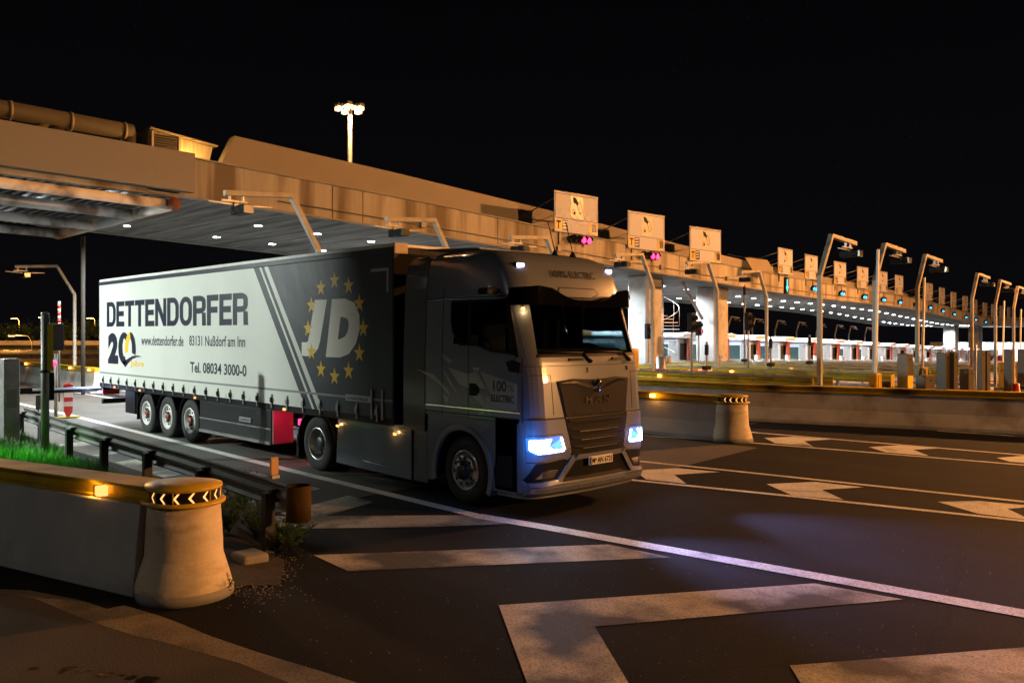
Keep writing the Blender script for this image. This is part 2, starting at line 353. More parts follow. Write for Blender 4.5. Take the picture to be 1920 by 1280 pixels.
sheet('lane_line', L2, PAINTW, 'thin white lane lines fanning out on the right', LZ)
def zq(*q): return [(1160 + x / 2.526, 680 + y / 2.526) for x, y in q]
ch = [zq((70, 510), (280, 500), (480, 518), (262, 531), (320, 573), (130, 553)),
      zq((700, 575), (930, 565), (1160, 590), (962, 602), (1065, 649), (820, 628)),
      zq((1510, 659), (1700, 655), (1990, 680), (1842, 693), (1960, 748), (1700, 715)),
      zq((690, 356), (830, 350), (1010, 362), (878, 371), (922, 397), (740, 381)),
      zq((1185, 399), (1330, 390), (1512, 405), (1395, 412), (1470, 441), (1262, 424)),
      zq((1790, 450), (1920, 440), (2080, 452), (1960, 460), (2030, 484), (1850, 468))]
sheet('chevron_marking', [pts(*c) for c in ch], PAINTW, 'white arrow-shaped chevrons painted between the lane lines', .007)
fg = [pts((588, 1041), (1141, 1021), (1258, 1045), (652, 1071)),
      pts((935, 1135), (1527, 1094), (1693, 1124), (1115, 1175), (1178, 1280), (1235, 1380), (1040, 1380), (988, 1280)),
      pts((1481, 1248), (1920, 1214), (2100, 1200), (2300, 1260), (1640, 1380), (1530, 1330)),
      pts((500, 968), (893, 966), (953, 982), (811, 988), (500, 992))]
sheet('hatched_area', fg, PAINTG, 'broad scuffed white hatching bars in the foreground', .0065)
hb = []
for x in [-21, -19.2, -17.4, -15.7, -14.0, -12.4, -10.9]:
    hb.append(up([(x, 5.95), (x + .7, 5.95), (x + .25, 7.35), (x - .45, 7.35)]))
sheet('edge_hatching', hb, PAINTG, 'short white hatching bars between guard rail and edge line', .0075)
gut = pts((-60, 1100), (0, 1105), (54, 1107), (150, 1125), (200, 1142), (232, 1135), (300, 1155), (345, 1172), (395, 1193), (492, 1226), (600, 1258), (760, 1310), (900, 1370), (700, 1370),
          (540, 1280), (450, 1244), (300, 1202), (245, 1190), (150, 1158), (65, 1122), (0, 1113), (-60, 1111))
sheet('gutter', [gut], GUTTER, 'curving worn concrete gutter at the lower left', .006)
lot = pts((-60, 1111), (0, 1113), (65, 1122), (150, 1158), (245, 1190), (300, 1202), (450, 1244), (540, 1280), (700, 1370), (-300, 1400))
sheet('side_paving', [lot], mat('brown_screed', (.075, .066, .055), .8, 0, .15, 1.2, bump=.4, col2=(.045, .04, .033), amount=.5), 'brownish paving with oil spots at the lower left', .005)
b = MB()
for px, py, rx in [(362, 1205, 22), (180, 1207, 16), (560, 1237, 30), (640, 1244, 10), (685, 1256, 20), (770, 1268, 38), (430, 1221, 12), (475, 1214, 8), (328, 1227, 12), (410, 1199, 7), (380, 1236, 7)]:
    cx, cy = gp(px * .359 , 820 + (py - 0) * .359) if False else gp(px / 2.783, 820 + py / 2.783); r = rx / 2.783 * .0052
    n = 14; b.add([(cx + (RGT.x * math.cos(t) * 1.0 + FWD.x * math.sin(t) * .9) * r * random.uniform(.75, 1.2) * 1.1, cy + (RGT.y * math.cos(t) + FWD.y * math.sin(t) * .9) * r * random.uniform(.8, 1.2) * 1.1, .0105) for t in [2 * PI * k / n for k in range(n)]], [tuple(range(n))])
tag(b.build('oil_spot', mat('oil', (.006, .005, .004), .3), fix=False), 'dark oil spots on the brown paving', kind='structure')
# verge between the walls on the left
vp = [(-26, -1.4), (-8.4, 3.6), (-7.8, 4.25), (-8.6, 4.75), (-12, 5.0), (-22, 5.55), (-26, 5.9)]
b = MB(); n = len(vp); cxm = [(-20, 3.0, .22), (-14, 3.6, .18), (-10, 4.1, .08)]
b.add([(x, y, .0125) for x, y in vp] + cxm, [(0, 1, 9), (1, 2, 9), (2, 3, 9), (3, 4, 9), (4, 8, 9), (4, 5, 8), (5, 7, 8), (5, 6, 7), (6, 0, 7), (0, 8, 7), (0, 9, 8)])
tag(b.build('verge', SOIL, fix=False), 'gravelly soil verge behind the left wall', kind='structure')
def vz(x, y): return .0125 + max(0, min(.2, (-8.5 - x) * .03)) * max(0, 1 - abs(y - 3.6) / 2.2)
def blades(n, area, hmin, hmax, wd, name, m, label, cat=None, stuff=True):
    b = MB()
    for _ in range(n):
        x, y, z, k = area(); a = random.uniform(0, 2 * PI); h = random.uniform(hmin, hmax) * k; l = random.uniform(.1, .6) * h; wq = wd * random.uniform(.6, 1.3)
        dx, dy = math.cos(a), math.sin(a); px, py = -dy * wq, dx * wq
        b.add([(x - px, y - py, z), (x + px, y + py, z), (x + dx * l * .35 + px * .7, y + dy * l * .35 + py * .7, z + h * .6), (x + dx * l * .35 - px * .7, y + dy * l * .35 - py * .7, z + h * .6), (x + dx * l, y + dy * l, z + h)], [(0, 1, 2, 3), (3, 2, 4)])
    return tag(b.build(name, m, fix=False), label, kind='stuff' if stuff else None)
def garea():
    while 1:
        x = random.uniform(-25, -10.2); y = random.uniform(-1.2, 5.5); lo = 2.7 + .28 * (x + 11.6); hi = lerp(5.7, 4.85, (x + 25) / 15)
        if lo < y < hi and random.random() < 1.3 - max(0, (x + 12.5) / 3):
            return x, y, vz(x, y), 1.0 + .35 * math.sin(x * 2.1) * math.sin(y * 3.3)
blades(70000, garea, .08, .27, .004, 'grass', GRASSM, 'bright green grass growing between left wall and guard rail')
def weed(loc, h, n, label, spread=.3):
    t = thing('weed', label, 'plant', loc, group='weeds beside the left cushion'); b = MB(); s = MB()
    for _ in range(n):
        a = random.uniform(0, 2 * PI); r = random.uniform(.1, 1) * spread; hh = h * random.uniform(.5, 1)
        p0 = Vector(loc); p1 = p0 + Vector((math.cos(a) * r * .5, math.sin(a) * r * .5, hh * .6)); p2 = p0 + Vector((math.cos(a) * r, math.sin(a) * r, hh))
        s.tube([p0, p1, p2], [.004, .003, .001], 4)
        for k in range(16):
            u = random.uniform(.15, 1); q = p0.lerp(p1, u * 2) if u < .5 else p1.lerp(p2, u * 2 - 1)
            l = random.uniform(.02, .05); d = Vector((random.uniform(-1, 1), random.uniform(-1, 1), random.uniform(-.3, .8))).normalized(); e = d.cross(Vector((0, 0, 1))).normalized() * l * .35
            b.add([q, q + d * l * .5 + e, q + d * l, q + d * l * .5 - e], [(0, 1, 2, 3)])
    s.build('stem', GREENL, t); b.build('foliage', GREENL, t, fix=False)
for k, (px, py, h, n, lb) in enumerate([(440, 985, .62, 60, 'dark weed just right of the cushion, behind the kerb block'), (480, 1010, .5, 60, 'leafy weed left of the rail end post'), (520, 1030, .38, 50, 'weed around the foot of the last guard rail post'),
        (545, 1035, .3, 36, 'low weed right of the last guard rail post'), (425, 1115, .22, 6, 'small sprig growing at the foot of the left cushion'), (455, 960, .62, 60, 'taller weed behind the kerb block beside the cushion'), (430, 1000, .5, 50, 'bushy weed pressed against the right side of the left cushion'), (500, 985, .55, 55, 'bushy weed between the last two guard rail posts'), (560, 1012, .3, 36, 'small weed right under the guard rail end')]):
    x, y = gp(px, py); weed((x, y, .012), h, n, lb, .12 if k == 4 else .3)
def grav():
    while 1:
        return gp(random.gauss(475, 38), random.gauss(1072, 24))
b = MB()
for _ in range(1500):
    x, y = grav(); r = random.uniform(.003, .010); z = .008
    b.add([(x - r, y, z), (x, y - r, z), (x + r, y, z), (x, y + r, z), (x, y, z + r * .9)], [(0, 1, 4), (1, 2, 4), (2, 3, 4), (3, 0, 4)])
for _ in range(260):
    x, y = gp(random.uniform(560, 1900), random.uniform(990, 1270)); r = random.uniform(.003, .009)
    b.add([(x - r, y, .004), (x, y - r, .004), (x + r, y, .004), (x, y + r, .004), (x, y, .004 + r)], [(0, 1, 4), (1, 2, 4), (2, 3, 4), (3, 0, 4)])
tag(b.build('gravel', mat('gravel_stone', (.25, .22, .18), .9, 0, .4, 30), fix=False), 'loose gravel beside the left cushion', kind='stuff')
x, y = gp(462, 1062); kb = MB().box(x - .3, x + .05, y - .05, y + .25, 0, .12)
tag(kb.build('kerb_block', CONCB, bevel=.035), 'broken concrete kerb block between left cushion and weeds', 'kerb')

# ------------------------------------------------------------ barrier walls, cushions, rails
JERSEY = [(-.33, .0), (.33, .0), (.33, .1), (.2, .42), (.165, .88), (-.165, .88), (-.2, .42), (-.33, .1)]
def chan(z, w0=.2): return [(-w0, z), (w0, z), (w0, z + .02), (w0 - .07, z + .035), (w0 - .07, z + .125), (w0, z + .14), (w0, z + .165), (-w0, z + .165), (-w0, z + .14), (-w0 + .07, z + .125), (-w0 + .07, z + .035), (-w0, z + .02)]
def wall(pth, label, prof=JERSEY, w0=.21, ambers=()):
    p = pth[-1]; t = thing('barrier_wall', label, 'barrier', (p[0], p[1], gz(p[1])), group='concrete barrier walls')
    pp = [(x, y, gz(y)) for x, y in pth]
    MB().sweep(pp, prof).build('wall', CONC, t, bevel=.015); MB().sweep(pp, chan(.885, w0)).build('guard_rail', YEL, t)
    for x, y, side in ambers:
        o = MB().box(x - .06, x + .06, y - .04, y + .04, gz(y) + .925, gz(y) + 1.01).build('amber_light', E_AMB, t, bevel=.01)
        lamp('POINT', (x + .1, y + side * .08, gz(y) + .97), (1, .4, .07), 2.2, .02, t)
    return t
def cushion(x, y, rz, label, z=0, sc_=1.0, lit=True):
    t = thing('crash_cushion', label, 'crash cushion', (x, y, z), group='rounded crash cushions')
    b = MB(); prof = [(0, 0), (.43, 0), (.435, .1), (.42, .16), (.362, .36), (.352, .385), (.35, .395), (.34, .62), (.325, .875), (0, .875)]
    b.lathe(prof, n=40); bk = MB()
    for m_ in (b,):
        m_.v = [(v[0] * 1.0 if v[0] > 0 else v[0] * 1.25, v[1], v[2]) for v in m_.v]
    def W(o_):
        o_.v = [(x + v[0] * math.cos(rz) - v[1] * math.sin(rz), y + v[0] * math.sin(rz) + v[1] * math.cos(rz), z + v[2]) for v in o_.v]; return o_
    W(b).build('concrete_body', CREAM, t)
    foot = MB().lathe([(0, 0), (.45, 0), (.45, .07), (.43, .1), (0, .1)], n=40); W(foot).build('kerb_foot', CONCB, t)
    cap = MB(); cap.lathe([(0, 1.035), (.335, 1.035), (.345, 1.05), (.34, 1.072), (.2, 1.1), (0, 1.11)], n=40); cap.lathe([(0, .895), (.37, .895), (.375, .92), (.345, .932), (0, .932)], n=40)
    cap.v = [(v[0] if v[0] > 0 else v[0] * 1.3, v[1], v[2]) for v in cap.v]
    W(cap).build('cap', YELB, t)
    c2 = MB().lathe([(.315, .93), (.315, 1.036)], n=40); W(c2).build('lamp_housing', BLACKP, t)
    R_ = .321
    for k in range(7):
        a = -1.75 + k * .42; q = []
        for da, zz in ((0, .983), (.13, 1.03), (.19, 1.03), (.075, .983), (.19, .936), (.13, .936)):
            q.append((R_ * 1.01 * math.cos(a + da), R_ * 1.01 * math.sin(a + da), zz))
        W(MB().add(q, [(0, 1, 2, 3), (0, 3, 4, 5)])).build('chevron_light', E_AMBS if lit else REDP, t, fix=False)
    for a in (-1.9, -.9, .15, 1.2): cp = MB().cyl((.335 * math.cos(a), .335 * math.sin(a), .925), (.335 * math.cos(a), .335 * math.sin(a), 1.04), .008); W(cp).build('cap_post', YEL, t)
    return t
wall([(-26, -1.6), (-11.6, 2.42), (-8.5, 3.33)], 'near-left white concrete barrier wall with yellow rail and amber lamp, behind the grass', prof=[(-.3, 0), (.3, 0), (.3, .1), (.27, .4), (.22, .88), (-.22, .88), (-.27, .4), (-.3, .1)], w0=.19, ambers=())
cushion(-8.2, 3.46, .16, 'large crash cushion with six glowing chevrons in the lower left foreground')
t = thing('rail_lamp', 'amber lamp glowing in the channel of the near-left wall rail', 'lamp', (-9.0, 2.78, .92))
ax, ay = gp(193, 917, .97); 
MB().box(ax - .03, ax + .07, ay - .07, ay + .03, .912, 1.012).build('lens', E_AMBS, t, bevel=.012); MB().box(ax - .045, ax - .03, ay - .08, ay + .03, .905, 1.02).build('housing', YEL, t)
lamp('POINT', (ax - .14, ay - .05, .965), (1, .45, .07), 2.4, .015, t)
wall([(-62, 12.15), (-37.5, 12.15)], 'far white barrier wall behind the trailer with amber lamps along its yellow rail', ambers=[(x, 11.93, -1) for x in (-47.4, -40.5, -38)])
wall([(-25, 12.15), (-16, 12.15)], 'barrier wall hidden beside the truck, ahead of the canopy')
cushion(-15.7, 12.15, 0, 'crash cushion hidden behind the truck')
wall([(-25, 17.15), (-11.1, 17.5)], 'concrete barrier wall right of the truck ending in the lit cushion', ambers=[(-12.9, 17.22, -1)])
cushion(-10.8, 17.52, .03, 'crash cushion with bright chevrons right of the truck')
wall([(-25, 21.7), (-19, 21.75), (-13.1, 22.05), (-9.5, 23.3), (-6.6, 24.2), (3, 27), (14, 30.5)], 'long concrete barrier wall crossing the right side behind the lanes', ambers=())
WB = [(-.03, .0), (.0, .02), (.04, .06), (.04, .1), (-.01, .14), (-.01, .17), (.04, .21), (.04, .25), (0, .29), (-.03, .31), (-.04, .29), (-.0, .25), (-.0, .21), (-.05, .17), (-.05, .14), (0, .1), (0, .06), (-.04, .02)]
def guard(pth, label, m=STEEL, z=.5, posts=2.0, group=None, pm=None, deck=True, side=1, cat='guard rail', base=0):
    p = pth[0]; t = thing('guard_rail', label, cat, (p[0], p[1], base + gz(p[1])), group=group)
    pr = [(o * side, h + z) for o, h in WB]; pp = [(x, y, gz(y) + base) for x, y in pth]
    MB().sweep(pp, pr).build('beam', m, t)
    d = 0; 
    tot = sum((Vector(a) - Vector(c)).length for a, c in zip(pth, pth[1:])); n = max(2, int(tot / posts))
    for k in range(n + 1):
        s = (k + .15) / (n + .3) * tot; 
        for a, c in zip(pth, pth[1:]):
            l = (Vector(a) - Vector(c)).length
            if s <= l: break
            s -= l
        q = Vector(a).lerp(Vector(c), min(1, s / l)); dd = (Vector(c) - Vector(a)).normalized(); nn = Vector((-dd.y, dd.x)) * side
        q = q - nn * .13; MB().box(q.x - .05, q.x + .05, q.y - .06, q.y + .06, gz(q.y) + base, gz(q.y) + base + z + .19).build('post', pm or m, t)
        if k % 1 == 0: 
            q2 = q + nn * .07; MB().box(q2.x - .04, q2.x + .04, min(q2.y, q2.y) - .05, q2.y + .05, gz(q.y) + base + z + .08, gz(q.y) + base + z + .22).build('spacer', pm or m, t)
    return t
gpth = [(-22.2, 5.55), (-18, 5.32), (-12.1, 5.12), (-9.3, 4.95), (-8.75, 4.9)]
gr = guard(gpth, 'weathered steel guard rail along the grass on the truck side', m=mat('weathered_rail_steel', (.12, .115, .11), .55, .4, .2, 3, col2=(.06, .045, .035), amount=.3), side=1, posts=2.1, pm=mat('dark_post_steel', (.02, .02, .02), .6))
tb = MB(); tb.lathe([(.13, .42), (.14, .42), (.14, .82), (.13, .82)], c=(-8.62, 4.93, 0), n=28); tb.build('end_terminal', mat('terminal_ochre', (.055, .034, .009), .8, spec=.1), gr)
x, y = -9.35, 5.02; t = thing('reflector_post', 'small amber reflector post standing on the guard rail end', 'reflector', (x, y, .8)); MB().box(x - .02, x + .02, y - .05, y + .05, .84, 1.05).build('reflector', mat('orange_reflector', (.7, .4, .15), .4), t, bevel=.01); MB().box(x - .05, x + .05, y - .05, y + .05, .8, .84).build('foot', STEEL, t)
x, y = -21.3, 5.62; t = thing('marker_post', 'small grey plate post at the far end of the guard rail', 'post', (x, y, 0)); MB().box(x - .02, x + .02, y - .06, y + .06, .8, 1.12).build('plate', GREYP, t); MB().cyl((x, y, 0), (x, y, .82), .02).build('leg', GREYP, t)
# ------------------------------------------------------------ toll canopy
can = thing('toll_canopy', 'long concrete toll canopy curving away to the right with downlights beneath', 'canopy', (-25.6, 10.85, 0))
def ring(s, pr):        # pr: (distance behind the fascia face, z above the soffit or ('t', z above the top))
    p, t, n, zb, zt = path(s); out = []
    for d, z in pr:
        q = p - n * d; q.z = zt + z[1] if isinstance(z, tuple) else zb + z; out.append(q)
    return out
S_END = SP[-1]; s_nodes = [s for s in SP if s > 0]
def pieces(a, c): return [a] + [s for s in s_nodes if a + .3 < s < c - .3] + [c]
# fascia panels: the seams are real gaps
js = [-1.2, 5.1, 6.35, 12.9, 21.2, 25.6, 31.2, 36.5, 41.8, 47, 52, 57, 62, 67, 72, 77, 82, 87, 92, 97, 103, 110, 118, 126, 135, 145, S_END]
for a, c in zip(js, js[1:]):
    MB().loft([ring(s, [(0, 0), (.3, 0), (.3, ('t', 0)), (0, ('t', 0))]) for s in pieces(a + .012, c - .012)]).build('fascia_panel', FASC, can, bevel=.012)
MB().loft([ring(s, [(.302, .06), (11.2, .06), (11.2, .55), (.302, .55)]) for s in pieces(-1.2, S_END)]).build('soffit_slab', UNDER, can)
MB().loft([ring(s, [(.302, .552), (.6, .552), (.6, ('t', -.01)), (.302, ('t', -.01))]) for s in pieces(-1.2, S_END)]).build('parapet_backing', CONCB, can)
MB().loft([ring(s, [(11.202, .0), (11.45, .0), (11.45, ('t', 0)), (11.202, ('t', 0))]) for s in pieces(-1.2, S_END)]).build('rear_fascia', CONCB, can)
MB().loft([ring(s, [(-.035, .0), (-.002, .0), (-.002, .05), (-.035, .05)]) for s in pieces(-1.2, S_END)]).build('drip_edge', CONCB, can)
MB().loft([ring(s, [(-.06, ('t', .0)), (.34, ('t', .0)), (.34, ('t', .05)), (-.06, ('t', .05))]) for s in pieces(-1.2, S_END)]).build('coping', CONCB, can)
cq = []
for s in pieces(3, 60):
    q = path(s)[0] + path(s)[2] * .05; cq.append((q.x, q.y, path(s)[3] + .32))
MB().tube(cq, .018, 6).build('conduit', GREYP, can)
for s in (9, 16.5, 24, 30, 38): q = path(s)[0] + path(s)[2] * .06; MB().box(q.x - .06, q.x + .05, q.y - .12, q.y + .12, path(s)[3] + .22, path(s)[3] + .44).build('junction_box', GREYP, can, bevel=.01)
# raised upstand behind the fascia, with slot openings under it
up_rings = []
for k, s in enumerate(pieces(2.5, S_END)):
    p, t, n, zb, zt = path(s); hh = interp(s, [(0, 1.52), (18, 1.35), (32, 1.0), (40, .95), (90, .75), (160, .7)])
    q = [p - n * 2.0, p - n * 2.4]
    up_rings.append([Vector((q[0].x, q[0].y, zt - .4)), Vector((q[1].x, q[1].y, zt - .4)), Vector((q[1].x, q[1].y, zt + hh)), Vector((q[0].x, q[0].y, zt + hh))])
up_rings[0][0] -= path(1.9)[1] * .9; up_rings[0][1] -= path(1.9)[1] * .9
MB().loft(up_rings).build('upstand', UPST, can)
for i in range(3, 24):
    s = isl_s(i) + 1.6
    if s > 105: break
    p, t, n, zb, zt = path(s); q = p - n * 1.985
    a, c = q - t * .7, q + t * 1.5
    z0 = zt - .1; MB().add([(a.x, a.y, z0 + .02), (c.x, c.y, z0 - .08), (c.x - t.x * .25, c.y - t.y * .25, z0 + .5), (a.x - t.x * .3, a.y - t.y * .3, z0 + .62)], [(0, 1, 2, 3)]).build('slot_opening', DARK, can, fix=False)
# downlights
ll = 0
s = .8
while s < 112:
    for row, dx in enumerate((4.0, 8.6)):
        p, t, n, zb, zt = path(s + (.5 if row else 0)); q = p - n * dx; z = zb + .06
        if s < 3 and row == 0: q = p - n * 5.2
        MB().lathe([(0, -.02), (.13, -.02), (.15, .0), (0, .0)], c=(q.x, q.y, z), n=14).build('downlight', E_LED, can)
        if s < 70 or (int(s / 2.5) % 3 == 0):
            lamp('SPOT', (q.x, q.y, z - .05), COOL, 1700 if s < 70 else 3200, .1, can, (0, 0, -1), 2.75, .35)
    s += 2.525 if s > 3 else 3.6
# concrete pillars
PIL = [(25.2, -1.9, .68, 'leftmost fat concrete pillar lit white beside the truck cab'), (31.9, -2.1, .7, 'concrete pillar by the spiral stair with orange-lit edge'),
       (101, -4.3, .68, 'distant white-lit concrete pillar, nearer of the far two'), (118, -4.5, .72, 'farthest white-lit concrete pillar in view')]
for s, dx, hw, lb in PIL:
    q = onpath(s, dx); zb = path(s)[3]; t = thing('canopy_pillar', lb, 'pillar', (q.x, q.y, gz(q.y)), heading(s), 'concrete canopy pillars')
    me = MB().loft([[(q.x + a * hw, q.y + c * hw, z) for a, c in ((1, -.8), (1, .8), (.8, 1), (-.8, 1), (-1, .8), (-1, -.8), (-.8, -1), (.8, -1))] for z in (gz(q.y), zb + .058)])
    t.rotation_euler = (0, 0, 0); me.build('shaft', mat('pillar_concrete', (.42, .42, .41), .7, 0, .15, 1.5, col2=(.2, .21, .2), amount=.4), t, bevel=.02)
    MB().box(q.x - hw - .15, q.x + hw + .15, q.y - hw - .15, q.y + hw + .15, gz(q.y), gz(q.y) + .45).build('plinth', CONC, t, bevel=.03)
q0 = onpath(27.5, -1.5); q1 = onpath(30.7, -2.0)
tag(MB().cyl((q0.x, q0.y, 5.7), (q1.x, q1.y, 3.3), .09).build('brace', STEEL), 'white diagonal steel brace from canopy down to the pillar', 'brace')
# left part: smooth white fascia and the steel truss canopy under it
lf = thing('steel_canopy', 'rusty white steel pipe canopy with corrugated deck and lamps at upper left', 'canopy', (-25.6, 0, 0))
def lz(y, k=0): return interp(y, [(-14, 7.25), (0, 6.95), (10.85, 6.66)]) + k
MB().loft([[(x, y, lz(y, z)) for x, z in ((-25.35, .12), (-25.75, .12), (-25.75, 1.3), (-25.35, 1.3))] for y in (-14, 0, 9.55, 11.0)]).build('fascia_panel', FWHITE, lf, bevel=.01)
MB().loft([[(x, y, lz(y, z)) for x, z in ((-25.6, -.06), (-25.9, -.06), (-25.9, .1), (-25.6, .1))] for y in (-14, 0, 10.6)]).build('ledge_strip', FASC, lf)
for k, (x, dz, r) in enumerate([(-25.8, -.28, .15), (-28.7, -.3, .17), (-32.6, -.3, .17), (-36.4, -.3, .16)]):
    MB().tube([(x, y, lz(y, dz)) for y in (-14, 0, 10.4)], r, 20).build('pipe_beam', OLDW, lf)
MB().cyl((-25.6, 10.45, lz(10.45, -.28)), (-37, 10.45, lz(10.45, -.28)), .17, n=20).build('end_pipe', OLDW, lf)
MB().lathe([(0, 0), (.2, 0), (.2, .06), (0, .06)], c=(-25.6, 10.45, lz(10.45, -.28)), axis='x', n=20).build('pipe_flange', mat('rusty_flange', (.14, .05, .03), .8), lf)
dk = MB(); rr = []
yy = -14.0; k = 0
prof = []
while yy < 10.3:
    prof += [(yy, 0), (yy + .12, 0), (yy + .15, .07), (yy + .27, .07)]; yy += .3
dk.loft([[(x, y, lz(y, z + .0)) for y, z in prof] for x in (-25.9, -36.8)], 0, False, False); dk.build('corrugated_deck', DECK, lf, fix=False)
for (x, y) in [(-27.2, 9.1), (-30.4, 7.7), (-27.4, 2.5), (-31, .5), (-34.5, 7.5), (-34.5, 2)]:
    z = lz(y, -.06); MB().lathe([(0, -.02), (.15, -.02), (.17, .03), (0, .03)], c=(x, y, z), n=16).build('downlight', E_LED, lf)
    lamp('SPOT', (x, y, z - .06), (.84, 1, .95), 1000, .12, lf, (0, 0, -1), 2.8, .35)
fl = MB().box(-26.5, -26.2, -4.7, -4.25, 6.4, 6.7).build('assumed_flood_lamp', BLACKP, lf, bevel=.02); MB().box(-26.48, -26.22, -4.24, -4.225, 6.42, 6.68).build('assumed_flood_glass', E_LED, fl)  # flood lamp out of view, assumed and added to brighten the trailer side
lamp('SPOT', (-26.3, -4.1, 6.5), (.9, 1, .92), 10500, .12, lf, (4.3, 12.4, -3.7), 1.04, .5)
MB().cyl((-37, 11.4, 0), (-37, 11.4, 6.4), .08).build('support_post', PIPEM, lf)
# fat roof pipe over the left canopy
rpz = lambda y: lz(y, 2.9)
rp_ = thing('roof_pipe', 'fat pipe truss running along the roof at upper left', 'pipe', (-30, 0, 8))
MB().tube([(-28.3, y, lz(y, 2.28)) for y in (-14, 0, 10.2)], .26, 24).build('chord', PIPEM, rp_)
for y in (9.93, 8.35, 6.7): MB().lathe([(.25, -.04), (.29, -.04), (.29, .04), (.25, .04)], c=(-28.3, y, lz(y, 2.28)), axis='y', n=24).build('collar', SILL, rp_)
MB().cyl((-28.3, 10.12, lz(10, 2.3)), (-28.3, 10.12, lz(10, 1.2)), .2, n=20).build('down_pipe', PIPEM, rp_)
for y, d in ((7.77, -.9), (7.77, 1.0)): MB().cyl((-28.3, y, lz(y, 2.2)), (-28.3, y + d, lz(y, 1.2)), .13, n=18).build('brace', PIPEM, rp_)
MB().cyl((-28.3, -14, lz(-14, 1.75)), (-28.3, 10, lz(10, 1.75)), .06).build('lower_chord', PIPEM, rp_)
# lit roof hatch
hx, hy0, hy1 = -28.0, 10.65, 12.55
ht = thing('roof_hatch', 'small louvred roof hatch glowing orange above the canopy edge', 'hatch', (hx, 11.8, 7.4))
zf = lambda y: interp(y, [(10.85, 7.87), (20, 7.42)])
MB().add([(hx, hy0, 7.3), (hx, hy1 - .2, 7.2), (hx, hy1 + .2, 8.82), (hx, hy0, 9.08), (hx - 1, hy0 + .1, 7.3), (hx - 1, hy1 - .5, 7.2), (hx - 1, hy1, 8.8), (hx - 1, hy0 + .1, 9.06)],
         [(0, 1, 2, 3), (4, 7, 6, 5), (0, 4, 5, 1), (1, 5, 6, 2), (0, 3, 7, 4)]).build('housing', mat('hatch_cladding', (.5, .42, .28), .5, 0, .3, 3, (1, 6, .3)), ht)
MB().loft([[(x, hy0 - .05, 9.09), (x, hy1 + .3, 8.83), (x, hy1 + .3, 8.87), (x, hy0 - .05, 9.13)] for x in (hx + .2, hx - 1.05)]).build('roof', SILL, ht)
for k in range(7):
    z = 8.97 - k * .075; MB().box(hx + .01, hx + .07, hy0 + .1, hy0 + .85, z - .06 - .02 * k / 7, z - .02).build('louvre', DARK, ht)
for yy in (hy0 + .02, hy0 + .9): MB().box(hx + .01, hx + .09, yy, yy + .07, 7.6, 9.05).build('frame_bar', SILL, ht)
MB().box(hx + .01, hx + .12, hy0 + .1, hy0 + .9, 8.28, 8.36).build('frame_bar', SILL, ht)
lamp('POINT', (hx + .4, 11.7, 7.98), (1, .5, .12), 150, .06, ht); MB().cyl((hx + .4, 11.7, 7.8), (hx + .4, 11.7, 7.9), .07).build('lamp', E_AMB, ht)

# ------------------------------------------------------------ high mast lamps (one in view, the others unseen outside the frame)
def mast(x, y, h, label, power, col=SODIUM, z0=0, lit=True):
    t = thing('high_mast_lamp', label, 'street lamp', (x, y, z0), group='high mast lamps')
    MB().cyl((x, y, z0), (x, y, z0 + h), .2, .14).build('mast', GREYP, t)
    MB().lathe([(.55, -.08), (.7, -.08), (.7, .04), (.55, .04)], c=(x, y, z0 + h), n=24).build('lamp_ring', STEEL, t)
    for k in range(5):
        a = 2 * PI * k / 5 + .5; cx, cy = x + .8 * math.cos(a), y + .8 * math.sin(a)
        hd = MB().box(cx - .26, cx + .26, cy - .2, cy + .2, z0 + h - .05, z0 + h + .16).build('lamp_head', GREYP, t, bevel=.04)
        MB().box(cx - .24, cx + .24, cy - .18, cy + .18, z0 + h - .34, z0 + h - .06).build('lamp_glass', E_SOD if lit else WHITEP, hd, bevel=.05)
    lamp('POINT', (x, y, z0 + h - .5), col, power, .35, t)
    return t
mast(-51.0, 33.2, 18.3, 'bright orange high mast lamp standing up behind the canopy', 6000, (1, .5, .18))
mast(0, 56, 17, 'assumed high mast lamp outside the frame on the right, lighting the fascia', 165000, (1, .38, .105))  # unseen mast, assumed and added for the orange light on the fascia
mast(31, 31, 11, 'added high mast lamp outside the frame, lighting the cab front', 135000, (1, .43, .13))  # unseen mast put in to light the cab front
mast(*fp(-170, 118), 17, 'added high mast lamp outside the frame on the left, lighting the distant highway', 170000, (1, .42, .1))  # mast added out of view to brighten the highway
mast(-12, -22, 13, 'added dim pale fill mast, unseen behind the camera', 2400, (.95, .92, .88))  # added as fill for the truck's near side, not a known lamp
# ------------------------------------------------------------ the truck: tractor
YN, YF = 8.21, 10.73; YC = 9.47; XR = -10.5
truck = thing('truck', 'silver grey electric tractor unit with glowing blue-white headlights pulling the trailer', 'truck', (-9.6, YC, 0))
PRF = [(.2, -8.16), (.3, -8.12), (.45, -8.06), (.9, -8.06), (1.35, -8.08), (1.85, -8.12), (2.15, -8.17), (3.0, -8.42), (3.2, -8.48), (3.4, -8.56), (3.56, -8.67), (3.68, -8.84), (3.75, -9.08), (3.79, -9.45), (3.82, -10.3)]
LEAN = [(2.2, 0), (3.0, .03), (3.2, .04), (3.45, .06), (3.62, .1), (3.7, .16), (3.76, .27), (3.8, .42), (3.82, .62)]
def bow(v):
    v = min(1, abs(v)); c = 0
    if v > .78: u = (v - .78) / .22; c = .24 * (1 - math.sqrt(max(0, 1 - u * u)))
    return .1 * v * v + c
def FX(y, z): return interp(z, PRF) - bow((y - YC) / (1.26 - interp(z, LEAN)))
def sect(z, xr=XR, n=30):
    hw = 1.26 - interp(z, LEAN); out = [(xr, YC + hw, z), (xr, YC - hw, z)]
    for k in range(n + 1):
        v = -math.cos(PI * k / n); y = YC + v * hw; out.append((max(xr + .02, interp(z, PRF) - bow(v)), y, z))
    return out
